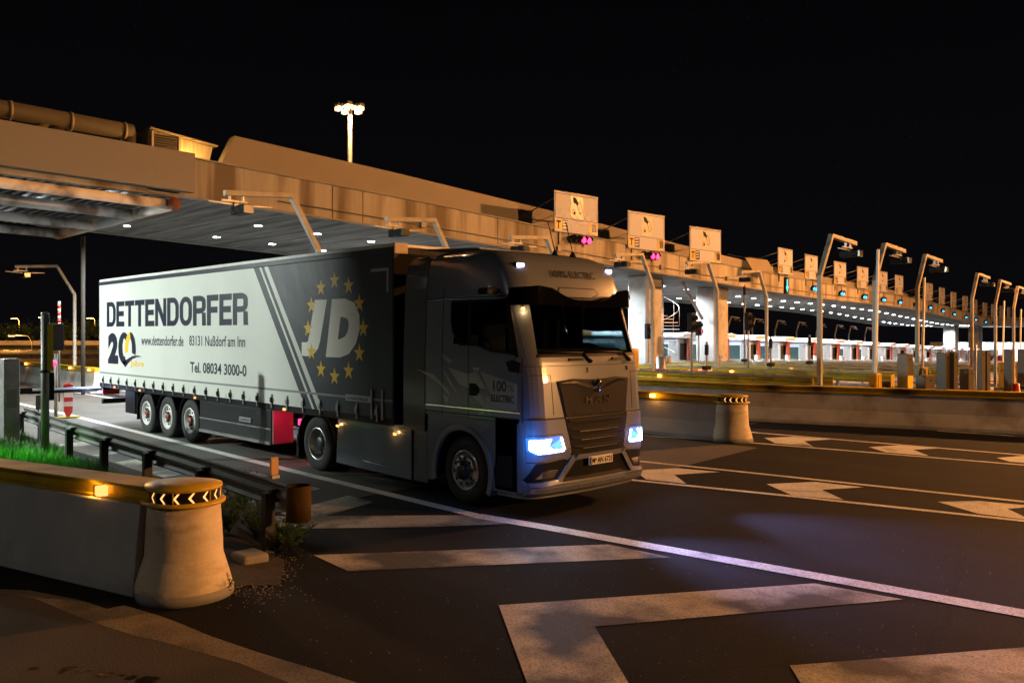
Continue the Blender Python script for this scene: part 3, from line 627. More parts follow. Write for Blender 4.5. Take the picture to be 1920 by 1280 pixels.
def sub_cut(b, steps):      # cut a mesh along a grid so it can follow the bowed front
    bm = bmesh.new(); vs = [bm.verts.new(v) for v in b.v]
    for f, m in zip(b.f, b.m):
        try: bm.faces.new([vs[i] for i in f]).material_index = m
        except ValueError: pass
    for ax, st_, lo, hi in steps:
        c = lo
        while c < hi:
            co = [0, 0, 0]; no = [0, 0, 0]; co[ax] = c; no[ax] = 1
            bmesh.ops.bisect_plane(bm, geom=bm.verts[:] + bm.edges[:] + bm.faces[:], plane_co=co, plane_no=no); c += st_
    bm.verts.index_update(); bm.faces.ensure_lookup_table()
    o = MB(); o.v = [tuple(v.co) for v in bm.verts]; o.f = [[v.index for v in f.verts] for f in bm.faces]; o.m = [f.material_index for f in bm.faces]; o.sm = [False] * len(o.f)
    bm.free(); return o
def front(polys, name, m, off=.01, th=.03, parent=truck, bevel=0, mirror=False, fx=FX):
    """a panel cut to an outline in (y, z) and laid on the bowed front"""
    res = []
    for pl in (polys, [(2 * YC - y, z) for y, z in polys]) if mirror else (polys,):
        b = MB().prism(pl, 'x', off - th, off); y0 = min(p[0] for p in pl); y1 = max(p[0] for p in pl); z0 = min(p[1] for p in pl); z1 = max(p[1] for p in pl)
        sp = .035 if (y0 < 8.6 or y1 > 10.34) else .12
        b = sub_cut(b, [(1, sp, y0 + .017, y1), (2, .12, z0 + .05, z1)])
        b.v = [(fx(v[1], v[2]) + v[0], v[1], v[2]) for v in b.v]
        o = b.build(name, m, parent, bevel); res.append(o)
    return res
def side(poly, name, m, off=.006, th=.03, parent=truck, bevel=0, both=False, lean=True):
    """a panel cut to an outline in (x, z) and laid on the near flank (and mirrored on the far one)"""
    res = []
    for sgn in ((1, -1) if both else (1,)):
        b = MB().prism(poly, 'y', -off, -off + th); z0 = min(p[1] for p in poly); z1 = max(p[1] for p in poly)
        if z1 > 2.25: b = sub_cut(b, [(2, .1, max(z0, 2.2) + .01, z1)])
        b.v = [(v[0], YC + sgn * (v[1] - 1.26 + (interp(v[2], LEAN) if lean else 0)), v[2]) for v in b.v]
        res.append(b.build(name, m, parent, bevel))
    return res
# shell
lo = MB().loft([sect(z) for z in (1.28, 1.36, 1.6, 1.85, 2.0, 2.15, 2.2)], smooth=False); lo.build('cab_body', CABP, truck)
MB().loft([sect(z) for z in (3.02, 3.1, 3.2, 3.28, 3.36, 3.44, 3.52, 3.58, 3.64, 3.7, 3.74, 3.78, 3.8, 3.82)], smooth=True).build('roof', CABP, truck)
# greenhouse: side panels with the window left open, back wall, pillars
for sg in (1, -1): pass
side([(XR, 2.2), (-9.86, 2.2), (-9.86, 2.55), (-9.9, 2.75), (-9.9, 3.03), (XR, 3.03)], 'rear_quarter_panel', CABP, 0, .04, both=True)
side([(-9.86, 2.2), (-9.3, 2.2), (-9.3, 2.36), (-9.68, 2.36), (-9.82, 2.55), (-9.86, 2.55)], 'lower_quarter_panel', CABP, 0, .04, both=True)
side([(-9.3, 2.2), (-8.5, 2.2), (-8.5, 2.24), (-9.0, 2.28), (-9.3, 2.36)], 'sill_panel', CABP, 0, .04, both=True)
side([(-8.5, 2.2), (-8.42, 2.2), (-8.66, 3.03), (-8.72, 3.03), (-8.62, 2.6), (-8.5, 2.24)], 'pillar_side', BLACKP, .001, .04, both=True)
MB().box(XR, XR + .04, YN + .05, YF - .05, 2.2, 3.03).build('rear_wall', SEAT, truck)
MB().box(-10.4, -9.2, YN + .1, YF - .1, 2.201, 2.25).build('cab_floor', SEAT, truck)
front([(8.23, 2.2), (8.42, 2.2), (8.47, 3.05), (8.27, 3.05)], 'windscreen_pillar', CABP, .0, .05, mirror=True)
front([(8.44, 2.2), (8.4, 2.24), (8.47, 3.04), (10.47, 3.04), (10.54, 2.24), (10.5, 2.2)], 'windscreen', GLASS, -.012, .006)
front([(8.40, 2.195), (10.54, 2.195), (10.54, 2.235), (8.40, 2.235)], 'windscreen_seal', BLACKP, .006, .02)
front([(8.45, 2.94), (10.49, 2.94), (10.49, 3.05), (8.45, 3.05)], 'windscreen_header', BLACKP, .0, .03)
winp = [(-9.86, 2.56), (-9.68, 2.36), (-9.3, 2.36), (-9.0, 2.28), (-8.5, 2.24), (-8.62, 2.7), (-8.72, 3.0), (-9.9, 3.0), (-9.9, 2.72)]
side(winp, 'side_window', GLASS, -.015, .006, both=True)
side([(-9.5, 2.35), (-9.46, 2.35), (-9.46, 3.01), (-9.5, 3.01)], 'window_bar', BLACKP, .004, .02, both=True)
side([(-9.84, 2.37), (-9.5, 2.37), (-9.5, 2.99), (-9.88, 2.99), (-9.88, 2.7), (-9.82, 2.56)], 'rear_side_glass', mat('blackened_glass', (.004, .004, .005), .05), .001, .01, both=True)
def rim(poly, w_):
    b = MB()
    for k in range(len(poly)):
        a, c = Vector(poly[k]), Vector(poly[(k + 1) % len(poly)]); d = (c - a).normalized(); n = Vector((-d.y, d.x)) * w_
        b.prism([tuple(a - n - d * w_), tuple(c - n + d * w_), tuple(c + n + d * w_), tuple(a + n - d * w_)], 'y', -.004, .02)
    return b
for sgn in (1, -1):
    b = rim(winp, .014); b.v = [(v[0], YC + sgn * (v[1] - 1.26 + interp(v[2], LEAN)), v[2]) for v in b.v]; b.build('window_trim', BLACKP, truck, fix=False)
# cab interior
MB().box(-8.95, -8.5, YN + .2, YF - .2, 2.2, 2.3).build('dashboard', SEAT, truck, bevel=.03)
for y in (8.85, 10.1):
    s_ = MB().box(-9.75, -9.6, y - .24, y + .24, 2.2, 2.78).build('driver_seat', SEAT, truck, bevel=.05); MB().box(-9.74, -9.62, y - .13, y + .13, 2.79, 2.98).build('headrest', SEAT, s_, bevel=.04)
sw = MB(); rr_ = []
for k in range(25):
    a = 2 * PI * k / 24; rr_.append((-9.05 + .08 * math.sin(a), 8.85 + .22 * math.cos(a), 2.42 + .2 * math.sin(a)))
sw.tube(rr_, .016, 8, caps=False).build('steering_wheel', SEAT, truck)
# hood and lower front
front([(8.24, 2.075), (10.70, 2.075), (10.70, 2.19), (8.24, 2.19)], 'cowl_panel', CABP, .002, .02, bevel=0)
front([(8.24, 2.068), (10.70, 2.068), (10.70, 2.075), (8.24, 2.075)], 'hood_gap', DARK, .004, .02)
for y0 in (8.95, 9.9):
    front([(y0, 2.14), (y0 + .3, 2.14), (y0 + .28, 2.175), (y0 + .02, 2.175)], 'grab_handle', BLACKP, .03, .03)
    a0 = Vector((FX(y0 + .45, 2.12) + .03, y0 + .45, 2.12)); a1 = Vector((FX(y0 + .3, 2.24) + .03, y0 + .3, 2.25)); a2 = Vector((FX(y0 - .55, 2.27) + .025, max(8.5, y0 - .55), 2.27))
    wp = MB().tube([a0, a1], [.03, .018], 8).build('wiper_arm', BLACKP, truck); MB().tube([a1, a2], .012, 6).build('wiper_blade', BLACKP, wp)
for y in (9.3, 10.25): front([(y, 1.97), (y + .035, 1.97), (y + .035, 2.04), (y, 2.04)], 'washer_cap', CHROME, .008, .01)
gp_ = [(8.70, 1.84), (9.0, 1.865), (YC, 1.83), (9.94, 1.865), (10.24, 1.84), (10.2, 1.7), (10.13, 1.36), (8.81, 1.36), (8.74, 1.7)]
front([(8.68, 1.86), (9.0, 1.885), (YC, 1.86), (9.94, 1.885), (10.26, 1.86), (10.14, 1.35), (8.80, 1.35)], 'grille_surround', BLACKP, .012, .03)
gpan = front(gp_, 'grille_panel', GRILL, .028, .03, bevel=.006)[0]
front([(8.72, 1.835), (9.0, 1.86), (9.25, 1.80), (YC, 1.77), (9.69, 1.80), (9.94, 1.86), (10.22, 1.835), (9.94, 1.825), (9.69, 1.75), (YC, 1.71), (9.25, 1.75), (9.0, 1.825)], 'chrome_blade', CHROME, .042, .02, parent=gpan)
em = MB(); em.lathe([(0, 0), (.1, 0), (.085, .03), (0, .045)], c=(FX(YC, 1.78) + .04, YC, 1.78), axis='x', n=28).build('emblem', CHROME, gpan)
em2 = MB()
lion = [(-.06, 0), (-.03, .02), (-.01, .045), (.02, .03), (.05, .04), (.06, .01), (.03, 0), (.045, -.03), (.01, -.015), (-.02, -.035), (-.03, -.01)]
em2.prism([(YC - a, 1.785 + c) for a, c in lion], 'x', FX(YC, 1.78) + .08, FX(YC, 1.78) + .092).build('emblem_animal', GRILL, gpan)
for ch_, yy, ww in (('M', 9.2, .13), ('A', 9.405, .12), ('N', 9.60, .13)):
    text(ch_, CHROME, gpan, (FX(yy + .06, 1.58) + .032, yy, 1.53), (0, 1, 0), (-.05, 0, 1), ww, .1, 'maker_letter', .03, .02)
for k, z in enumerate((1.39,)):
    front([(8.95, z), (9.4, z), (9.38, z + .035), (8.97, z + .035)], 'air_slot', DARK, .032, .006, parent=gpan); front([(9.52, z), (9.97, z), (9.95, z + .035), (9.54, z + .035)], 'air_slot', DARK, .032, .006, parent=gpan)
lg = front([(8.80, 1.34), (10.14, 1.34), (10.02, .82), (8.92, .82)], 'lower_grille', BLACKP, .022, .04)[0]
for k, z in enumerate((1.29, 1.17, 1.05, .93)):
    ins = .02 + .023 * k
    front([(8.82 + ins, z), (8.95 + ins, z - .02), (9.99 - ins, z - .02), (10.12 - ins, z), (10.12 - ins, z + .03), (9.97 - ins, z + .012), (8.97 + ins, z + .012), (8.82 + ins, z + .03)], 'grille_bar', GRILL if k else BLACKP, .046, .03, parent=lg, bevel=.004)
    if k: front([(9.0 + ins, z - .03), (9.94 - ins, z - .03), (9.94 - ins, z - .018), (9.0 + ins, z - .018)], 'chrome_strip', CHROME, .049, .012, parent=lg)
# bumper: one curved body with the recesses laid on it
BPR = [(.28, -8.2), (.33, -8.1), (.42, -8.06), (.5, -8.09), (.9, -8.06), (1.33, -8.08)]
bm_r = []
for z in (.24, .28, .33, .38, .44, .5, .7, .9, 1.1, 1.3, 1.34):
    r_ = []
    hw = 1.26 - (.04 if z < .3 else 0)
    r_ += [(-8.9, YC + hw, z), (-8.9, YC - hw, z)]
    for k in range(31):
        v = -math.cos(PI * k / 30); r_.append((interp(z, BPR) - bow(v) + .004, YC + v * hw, z))
    bm_r.append(r_)
MB().loft(bm_r, smooth=False).build('bumper', CABP, truck)
def BX(y, z): return interp(z, BPR) - bow((y - YC) / 1.26) + .004
front([(8.26, 1.355), (8.8, 1.355), (8.82, 1.335), (8.24, 1.335)], 'panel_gap', DARK, .012, .03, mirror=True, fx=BX)
front([(8.22, 1.34), (8.78, 1.34), (8.9, .86), (8.82, .80), (8.23, .76)], 'headlamp_panel', CABP, .018, .02, mirror=True, fx=BX, bevel=.006)
for mir, nm in ((0, 'near'), (1, 'far')):
    pl = [(8.225, 1.09), (8.71, 1.11), (8.74, 1.07), (8.78, .90), (8.74, .88), (8.3, .86), (8.23, .92)]
    if mir: pl = [(2 * YC - a, z) for a, z in pl]
    hl = front(pl, 'headlight', E_HRIM, .024, .03, fx=BX)[0]
    q = [(8.245, 1.06), (8.52, 1.075), (8.46, .98), (8.56, .93), (8.74, .925), (8.73, .895), (8.32, .88), (8.245, .93)]
    if mir: q = [(2 * YC - a, z) for a, z in q]
    front(q, 'lit_lens', E_HEAD, .03, .008, parent=hl, fx=BX)
    q = [(8.68, 1.08), (8.71, 1.08), (8.76, .92), (8.735, .925)]
    if mir: q = [(2 * YC - a, z) for a, z in q]
    front(q, 'edge_light', E_HEAD, .03, .008, parent=hl, fx=BX)
    q = [(8.50, .985), (8.66, 1.06), (8.68, 1.0), (8.71, .945), (8.6, .945)]
    if mir: q = [(2 * YC - a, z) for a, z in q]
    front(q, 'blue_reflector', E_HEADF, .028, .006, parent=hl, fx=BX)
    yy = 8.45 if not mir else 2 * YC - 8.45
    lamp('SPOT', (FX(yy, .98) + .1, yy, .98), (.38, .44, 1), 1500, .06, truck, (1, .02, -.1), .95, .9)
    lamp('POINT', (FX(yy, .98) + (.14 if mir else .05), yy + (-.34 if not mir else .1), 1.0), (.06, .28, 1), 3 if mir else 9, .03, truck)
front([(8.60, 1.40), (8.607, 1.40), (8.59, 1.95), (8.583, 1.95)], 'corner_gap', DARK, .004, .01, mirror=True)
front([(8.3, 1.945), (8.59, 1.945), (8.59, 1.952), (8.3, 1.952)], 'corner_gap', DARK, .004, .01, mirror=True)
front([(8.24, 1.12), (8.74, 1.13), (8.74, 1.137), (8.24, 1.127)], 'lamp_seam', DARK, .021, .004, mirror=True, fx=BX)
# lower fascia with fog lamps, intake, plate, lip
fogp = [(8.24, .48), (8.22, .52), (8.32, .74), (8.78, .78), (8.88, .74), (8.66, .52), (8.62, .49)]
for mir in (0, 1):
    f2 = [(a if not mir else 2 * YC - a, z) for a, z in fogp]; fg_ = front(f2, 'fog_lamp_recess', BLACKP, .012, .02, fx=BX)[0]
    f3 = [(a if not mir else 2 * YC - a, z) for a, z in [(8.3, .53), (8.58, .54), (8.66, .64), (8.4, .64)]]; front(f3, 'fog_lamp', CHROME, .022, .02, parent=fg_, fx=BX, bevel=.01)
    f4 = [(a if not mir else 2 * YC - a, z) for a, z in [(8.9, .80), (8.97, .77), (8.70, .46), (8.24, .42), (8.24, .47), (8.64, .51)]]; front(f4, 'bumper_blade', CABP, .045, .04, fx=BX, bevel=.008)
front([(8.98, .74), (9.96, .74), (10.2, .46), (8.74, .46)], 'lower_intake', BLACKP, .01, .02, fx=BX)
front([(8.95, .755), (9.99, .755), (9.93, .82), (9.01, .82)], 'plate_shelf', CABP, .05, .05, fx=BX, bevel=.008)
front([(8.24, .41), (10.7, .41), (10.7, .30), (8.24, .28)], 'bumper_lip', CABP, .05, .06, fx=BX, bevel=.012)
for y in (9.0, 9.3, 9.7, 10.0): front([(y, .31), (y + .006, .31), (y + .006, .40), (y, .40)], 'lip_groove', DARK, .052, .004, fx=BX)
px_ = BX(YC, .7) + .06
pl = MB().box(px_, px_ + .02, 9.19, 9.71, .655, .775).build('number_plate', WHITEP, truck, bevel=.004)
MB().box(px_ + .02, px_ + .022, 9.195, 9.24, .66, .77).build('blue_band', BLUEP, pl)
text('M', LETTD, pl, (px_ + .022, 9.255, .675), (0, 1, 0), (0, 0, 1), .06, .08, 'registration_text', .02, .002)
MB().cyl((px_ + .02, 9.335, .725), (px_ + .023, 9.335, .725), .014).build('seal', LETTD, pl)
text('AN 6725', LETTD, pl, (px_ + .022, 9.365, .675), (0, 1, 0), (0, 0, 1), .33, .08, 'registration_text', .02, .002)
# visor, roof lights, lettering, aerials
vz_ = [(8.22, 3.17), (8.5, 3.2), (8.75, 3.17), (9.0, 3.06), (9.2, 3.01), (9.8, 3.01), (10.0, 3.06), (10.2, 3.17), (10.45, 3.2), (10.72, 3.17), (10.74, 2.92), (10.45, 2.93), (9.8, 2.92), (9.1, 2.92), (8.5, 2.93), (8.2, 2.92)]
front(vz_, 'sun_visor', mat('smoked_visor', (.003, .003, .004), .06, spec=.25), .16, .04, fx=lambda y, z: FX(y, 3.0) + .0, bevel=.008)
for y in (8.3, 10.6): MB().box(FX(YC, 3.0) - .32, FX(YC, 3.0) - .14, y - .02, y + .02, 3.0, 3.12).build('visor_bracket', BLACKP, truck)
front([(9.02, 3.11), (9.2, 3.05), (9.75, 3.05), (9.95, 3.12), (9.86, 3.2), (9.08, 3.2)], 'roof_inset_frame', DARK, .004, .01)
front([(9.05, 3.115), (9.22, 3.062), (9.73, 3.062), (9.92, 3.12), (9.85, 3.185), (9.09, 3.185)], 'roof_inset', CABP, .012, .02)
text('100%', LETTD, truck, (FX(YC, 3.35) + .012, 9.0, 3.35), (0, 1, 0), (-.56, 0, 1), .33, .115, 'roof_lettering', .0, .004)
text('ELECTRIC', LETTD, truck, (FX(YC, 3.35) + .012, 9.38, 3.35), (0, 1, 0), (-.56, 0, 1), .57, .115, 'roof_lettering', .0, .004)
for y in (8.5, 10.46):
    x = FX(y, 3.5); m_ = MB().box(x - .02, x + .03, y - .06, y + .06, 3.475, 3.53).build('roof_marker_lamp', E_MARK, truck, bevel=.012); MB().box(x - .05, x - .0, y - .08, y + .08, 3.46, 3.545).build('lamp_frame', BLACKP, m_, bevel=.01)
x = FX(8.36, 2.86); MB().box(x - .02, x + .035, 8.335, 8.375, 2.84, 2.90).build('pillar_lamp', E_AMBS, truck, bevel=.01); lamp('POINT', (x + .06, 8.33, 2.86), (1, .55, .2), 2.2, .02, truck)
for y, h in ((9.55, .45), (9.95, .5)):
    x = -9.0; a_ = MB().lathe([(0, .1), (.02, .1), (.07, 0), (0, 0)], c=(x, y, 3.70), n=12).build('aerial', BLACKP, truck); MB().tube([(x, y, 3.78), (x - .1, y - .05, 3.78 + h)], .007, 6).build('whip', BLACKP, a_)
MB().loft([[(-10.95, y, z) for y, z in ((8.5, 3.86), (10.44, 3.86), (10.44, 3.88), (8.5, 3.88))], [(-9.9, y, z) for y, z in ((8.8, 3.84), (10.14, 3.84), (10.14, 3.86), (8.8, 3.86))]]).build('roof_spoiler', CABP, truck)
# flank details
side([(-11.08, 1.0), (XR - .02, 1.0), (XR - .02, 3.70), (-10.8, 3.76), (-11.08, 3.74)], 'side_deflector', mat('dark_grey_deflector', (.05, .055, .065), .4, coat=.3), -.0, .05, both=True, bevel=.01)
for x, z0, z1 in ((-9.49, 1.3, 2.34), (-8.36, 1.3, 2.2), (-10.1, 1.3, 3.2)): side([(x, z0), (x + .012, z0), (x + .012, z1), (x, z1)], 'door_gap', DARK, .003, .006)
side([(-10.5, 3.05), (-8.75, 3.05), (-8.75, 3.065), (-10.5, 3.065)], 'roof_seam', DARK, .003, .006)
side([(-10.5, 1.42), (-8.4, 1.42), (-8.4, 1.435), (-10.5, 1.435)], 'flank_crease', CHROME, .003, .004); side([(-10.5, 1.33), (-8.4, 1.33), (-8.4, 1.345), (-10.5, 1.345)], 'flank_crease', DARK, .003, .004)
side([(-9.46, 1.62), (-9.3, 1.62), (-9.24, 1.68), (-9.24, 1.74), (-9.32, 1.8), (-9.46, 1.8)], 'door_handle', BLACKP, .008, .02, bevel=.004)
side([(-8.62, 2.0), (-8.4, 1.98), (-8.38, 2.12), (-8.55, 2.16), (-8.68, 2.13)], 'corner_vent', BLACKP, .012, .03, bevel=.006)
mc = MB().tube([(-8.95, YN + .08, 3.12), (-8.85, YN - .1, 3.14), (-8.8, YN - .26, 3.12)], [.05, .04, .05], 10).build('mirror_camera', BLACKP, truck); MB().box(-8.92, -8.72, YN - .32, YN - .2, 3.07, 3.16).build('camera_pod', BLACKP, mc, bevel=.02)
mc = MB().tube([(-8.95, YF - .08, 3.12), (-8.85, YF + .1, 3.14), (-8.8, YF + .26, 3.12)], [.05, .04, .05], 10).build('mirror_camera', BLACKP, truck); MB().box(-8.92, -8.72, YF + .2, YF + .32, 3.07, 3.16).build('camera_pod', BLACKP, mc, bevel=.02)
for k, z in enumerate((2.62, 2.78)): side([(-10.45, z), (-10.0, z + .0), (-9.98, z + .02), (-10.45, z + .02)], 'quarter_crease', CABP, .01, .01, bevel=.004)
sh = [[(-10.75, 1.97), (-10.3, 1.9), (-9.95, 1.68), (-9.9, 1.58), (-10.15, 1.75), (-10.6, 1.93)], [(-10.1, 2.03), (-9.95, 1.8), (-9.72, 1.62), (-9.86, 1.78)], [(-10.12, 2.22), (-9.84, 2.12), (-9.93, 2.07)],
      [(-9.95, 2.02), (-9.5, 1.93), (-9.3, 1.98), (-9.1, 1.74), (-9.45, 1.72), (-9.7, 1.78)], [(-9.22, 1.98), (-8.45, 1.82), (-8.45, 1.46), (-9.05, 1.41), (-9.12, 1.62), (-8.98, 1.62)],
      [(-9.5, 1.7), (-9.2, 1.66), (-8.98, 1.36), (-9.2, 1.5)], [(-10.1, 1.62), (-9.95, 1.56), (-9.98, 1.46)], [(-9.3, 1.36), (-9.1, 1.44), (-9.15, 1.37)]]
for s_ in sh: side(s_, 'silver_shard', SHARD, .0025, .0015)
text('TGX', WLET, truck, (-9.38, YN - .003, 1.99), (1, 0, 0), (0, 0, 1), .14, .04, 'side_lettering', .02, .002)
text('100', LETTD, truck, (-8.94, YN - .004, 1.71), (1, 0, 0), (0, 0, 1), .27, .15, 'side_lettering', .005, .002)
text('%', mat('pale_lettering', (.16, .16, .17), .4), truck, (-8.64, YN - .004, 1.71), (1, 0, 0), (0, 0, 1), .13, .1, 'side_lettering', .005, .002)
text('ELECTRIC', LETTD, truck, (-8.98, YN - .004, 1.56), (1, 0, 0), (0, 0, 1), .46, .1, 'side_lettering', .012, .002)
# wheel arches, steps, chassis fairing
def arc(xc, zc, r0, r1, a0, a1, n=22): return [(xc + r0 * math.cos(a), zc + r0 * math.sin(a)) for a in [lerp(a0, a1, k / n) for k in range(n + 1)]], [(xc + r1 * math.cos(a), zc + r1 * math.sin(a)) for a in [lerp(a0, a1, k / n) for k in range(n + 1)]]
def archpanel(xc, zc, r0, r1, a0, a1, y0, y1, name, m, bevel=0):
    p, q = arc(xc, zc, r0, r1, a0, a1); rings = [[(a[0], y0, a[1]), (c[0], y0, c[1]), (c[0], y1, c[1]), (a[0], y1, a[1])] for a, c in zip(p, q)]
    return MB().loft(rings).build(name, m, truck, bevel)
AX = -9.62
for y0, y1 in ((YN - .03, YN + .12), (YF - .12, YF + .03)): archpanel(AX, .5, .60, .68, -.45, PI + .3, y0, y1, 'wheel_arch', BLACKP if False else GREYP, .01)
for y0, y1 in ((YN + .02, YN + .6), (YF - .6, YF - .02)): archpanel(AX, .5, .58, .6, -.2, PI + .2, y0, y1, 'arch_liner', BLACKP)
def cutbox(x0, x1, z0, z1, xc, zc, r, name, m, off=0):   # flank panel with a round bite for the wheel
    P_ = []
    n = 14
    if x0 < xc < x1 or True:
        pass
for sg in (1, -1):
    def flank(poly, name, m, th=.05, off=.0, bevel=0):
        b = MB().prism(poly, 'y', YN - off, YN + th)
        if sg < 0: b.v = [(v[0], 2 * YC - v[1], v[2]) for v in b.v]
        return b.build(name, m, truck, bevel)
    a = [PI - .12 - k * (PI / 2 - .12) / 10 for k in range(11)]
    flank([(-10.44, .28), (-10.44, 1.29), (AX, 1.29)] + [(AX + .67 * math.cos(t), .5 + .67 * math.sin(t)) for t in reversed(a)] + [(-10.3, .28)], 'rear_arch_panel', CABP)
    a = [PI / 2 - k * (PI / 2 + .3) / 10 for k in range(11)]
    flank([(AX, 1.29), (-8.46, 1.29), (-8.46, .3), (-8.96, .3)] + [(AX + .67 * math.cos(t), .5 + .67 * math.sin(t)) for t in reversed(a)], 'step_panel', CABP)
    flank([(-8.9, .38), (-8.55, .38), (-8.55, .82), (-8.83, .82), (-8.93, .6)], 'step_recess', BLACKP, .04, .004)
    flank([(-13.06, .24), (-10.86, .2), (-10.86, 1.02), (-10.95, 1.06), (-13.0, 1.02)], 'side_fairing', CABP, .04, .0, .012)
    flank([(-10.83, .2), (-10.47, .2), (-10.47, 1.03), (-10.83, 1.03)], 'fairing_panel', mat('dark_fairing', (.1, .105, .115), .4), .04, -.02, .01)
    flank([(-13.0, .925), (-10.95, .945), (-10.95, .955), (-13.0, .935)], 'chrome_strip', CHROME, .0, .006)
    flank([(-12.2, .36), (-11.5, .34), (-11.5, .35), (-12.2, .37)], 'fairing_crease', CHROME, .0, .004)
    for x in (-12.98, -11.28):
        o = MB().box(x - .04, x + .04, YN - .03, YN - .005, .875, .915)
        if sg < 0: o.v = [(v[0], 2 * YC - v[1], v[2]) for v in o.v]
        o.build('side_marker', E_AMBS, truck, bevel=.008)
for x in (-12.98, -11.28): lamp('POINT', (x, YN - .07, .92), (1, .5, .12), .8, .015, truck)
MB().box(-13.0, -10.9, YN + .02, YF - .02, .9, .98).build('deck_plate', BLACKP, truck)
for y in (9.05, 9.9): MB().box(-15.0, -8.9, y - .05, y + .05, .62, .9).build('frame_rail', BLACKP, truck)
MB().box(-13.0, -8.9, 8.6, 10.3, .35, .62).build('battery_box', BLACKP, truck)
MB().lathe([(0, 0), (.45, 0), (.45, .12), (0, .12)], c=(-13.6, YC, .92), n=24).build('fifth_wheel', BLACKP, truck)
for y0, y1 in ((YN + .02, YN + .68), (YF - .68, YF - .02)):
    archpanel(-13.78, .5, .62, .655, .0, PI + .3, y0, y1, 'rear_mudguard', BLACKP, .01)
    MB().box(-14.46, -14.4, y0, y1, .2, .62).build('mud_flap', BLACKP, truck)
    tl = MB().box(-14.5, -14.46, y0 + .05, y1 - .1, .78, .9).build('tail_lamp', E_RED, truck, bevel=.01)
lamp('POINT', (-14.62, 8.55, .84), (1, .02, .08), 14, .05, truck); lamp('POINT', (-14.62, 10.3, .84), (1, .015, .06), 7, .05, truck)
MB().box(-10.93, -10.9, YN + .1, YN + .14, 1.12, 1.2).build('blue_marker', E_BLUE, truck, bevel=.01); pass
MB().box(-10.93, -10.9, YN + .085, YN + .11, 1.12, 1.22).build('blue_marker', E_BLUE, truck)
for k in range(5): MB().tube([(-10.86, 9.2 + k * .14, 1.9), (-11.0, 9.2 + k * .14, 1.3), (-11.15, 9.25 + k * .12, 1.2), (-11.28, 9.2 + k * .14, 1.6)], .018, 8).build('air_hose', BLACKP, truck)
def wheel(parent, x, y, sg, style, r=.5, wd=.3):
    """y = outer face of the tyre, sg = -1 on the near side"""
    def L(prof): return MB().lathe([(a, -sg * -h) for a, h in prof], c=(x, y, r), axis='y', n=44)
    s = -sg      # inward
    def A(prof): return [(a, s * h) for a, h in prof]
    t = MB().lathe(A([(.295, .02), (.33, .0), (.42, -.012 + .012), (.465, .015), (.49, .035), (.5, .06), (.5, wd - .06), (.49, wd - .03), (.44, wd), (.3, wd - .02), (.295, .02)]), c=(x, y, r), axis='y', n=48).build('wheel', RUBBER, parent)
    tr = MB()
    for dy in (.1, .15, .2): tr.lathe(A([(.5005, dy - .006), (.502, dy), (.5005, dy + .006)]), c=(x, y, r), axis='y', n=48)
    tr.build('tread_groove', DARK, t)
    if style == 'front':
        MB().lathe(A([(.30, .015), (.285, .0), (.27, .01), (.262, .04), (.245, .05), (.235, .0), (.21, -.02), (.14, -.025), (.14, .02)]), c=(x, y, r), axis='y', n=44).build('rim', ALU, t)
        hb_ = MB().lathe(A([(.135, -.02), (.135, -.045), (.11, -.085), (.06, -.1), (0, -.1)]), c=(x, y, r), axis='y', n=32).build('hub', HUBD, t)
        for k in range(10):
            a = 2 * PI * k / 10 + .1; cx, cz = x + .195 * math.cos(a), r + .195 * math.sin(a); MB().cyl((cx, y - s * .026, cz), (cx, y - s * .018, cz), .024, n=12).build('hand_hole', DARK, t)
        bt = MB()
        for k in range(10):
            a = 2 * PI * k / 10 + .4; cx, cz = x + .15 * math.cos(a), r + .15 * math.sin(a); bt.cyl((cx, y - s * .05, cz), (cx, y - s * .02, cz), .014, n=6)
        bt.build('wheel_nut', CHROME, t)
    elif style == 'drive':
        MB().lathe(A([(.30, .015), (.285, .0), (.27, .015), (.26, .08), (.245, .16), (.24, .2), (.15, .2), (.15, .1)]), c=(x, y, r), axis='y', n=44).build('rim', ALU, t)
        MB().lathe(A([(.15, .2), (.14, .08), (.1, .05), (0, .05)]), c=(x, y, r), axis='y', n=28).build('hub', HUBD, t)
        bt = MB()
        for k in range(10):
            a = 2 * PI * k / 10; cx, cz = x + .185 * math.cos(a), r + .185 * math.sin(a); bt.cyl((cx, y + s * .16, cz), (cx, y + s * .2, cz), .014, n=6)
        bt.build('wheel_nut', CHROME, t)
    else:
        MB().lathe(A([(.30, .015), (.285, .0), (.27, .015), (.255, .06), (.235, .07), (.13, .05), (.13, .03)]), c=(x, y, r), axis='y', n=40).build('rim', WHITEP if style == 'trail' else ALU, t)
        MB().lathe(A([(.085, .05), (.08, .015), (.06, .0), (0, -.003)]), c=(x, y, r), axis='y', n=24).build('hub', HUBR, t)
        for k in range(10):
            a = 2 * PI * k / 10 + .1; cx, cz = x + .185 * math.cos(a), r + .185 * math.sin(a); MB().cyl((cx, y + s * .05, cz), (cx, y + s * .062, cz), .028, n=12).build('hand_hole', DARK, t)
for y, sg in ((YN + .04, -1), (YF - .04, 1)):
    wheel(truck, AX, y, sg, 'front'); wheel(truck, -13.78, y, sg, 'drive', wd=.58)
for x in (AX, -13.78): MB().cyl((x, YN + .3, .5), (x, YF - .3, .5), .08).build('axle', BLACKP, truck)

# ------------------------------------------------------------ the trailer
TR0, TR1 = -25.2, -11.32
tr = thing('semi_trailer', 'long curtain-sided trailer in white and dark navy with gold stars, behind the tractor', 'trailer', (-20, YC, 0))
YS = 8.2
MB().box(TR0 + .04, TR1 - .02, YS + .03, 2 * YC - YS - .03, 1.16, 3.9).build('cargo_box', NAVY, tr)
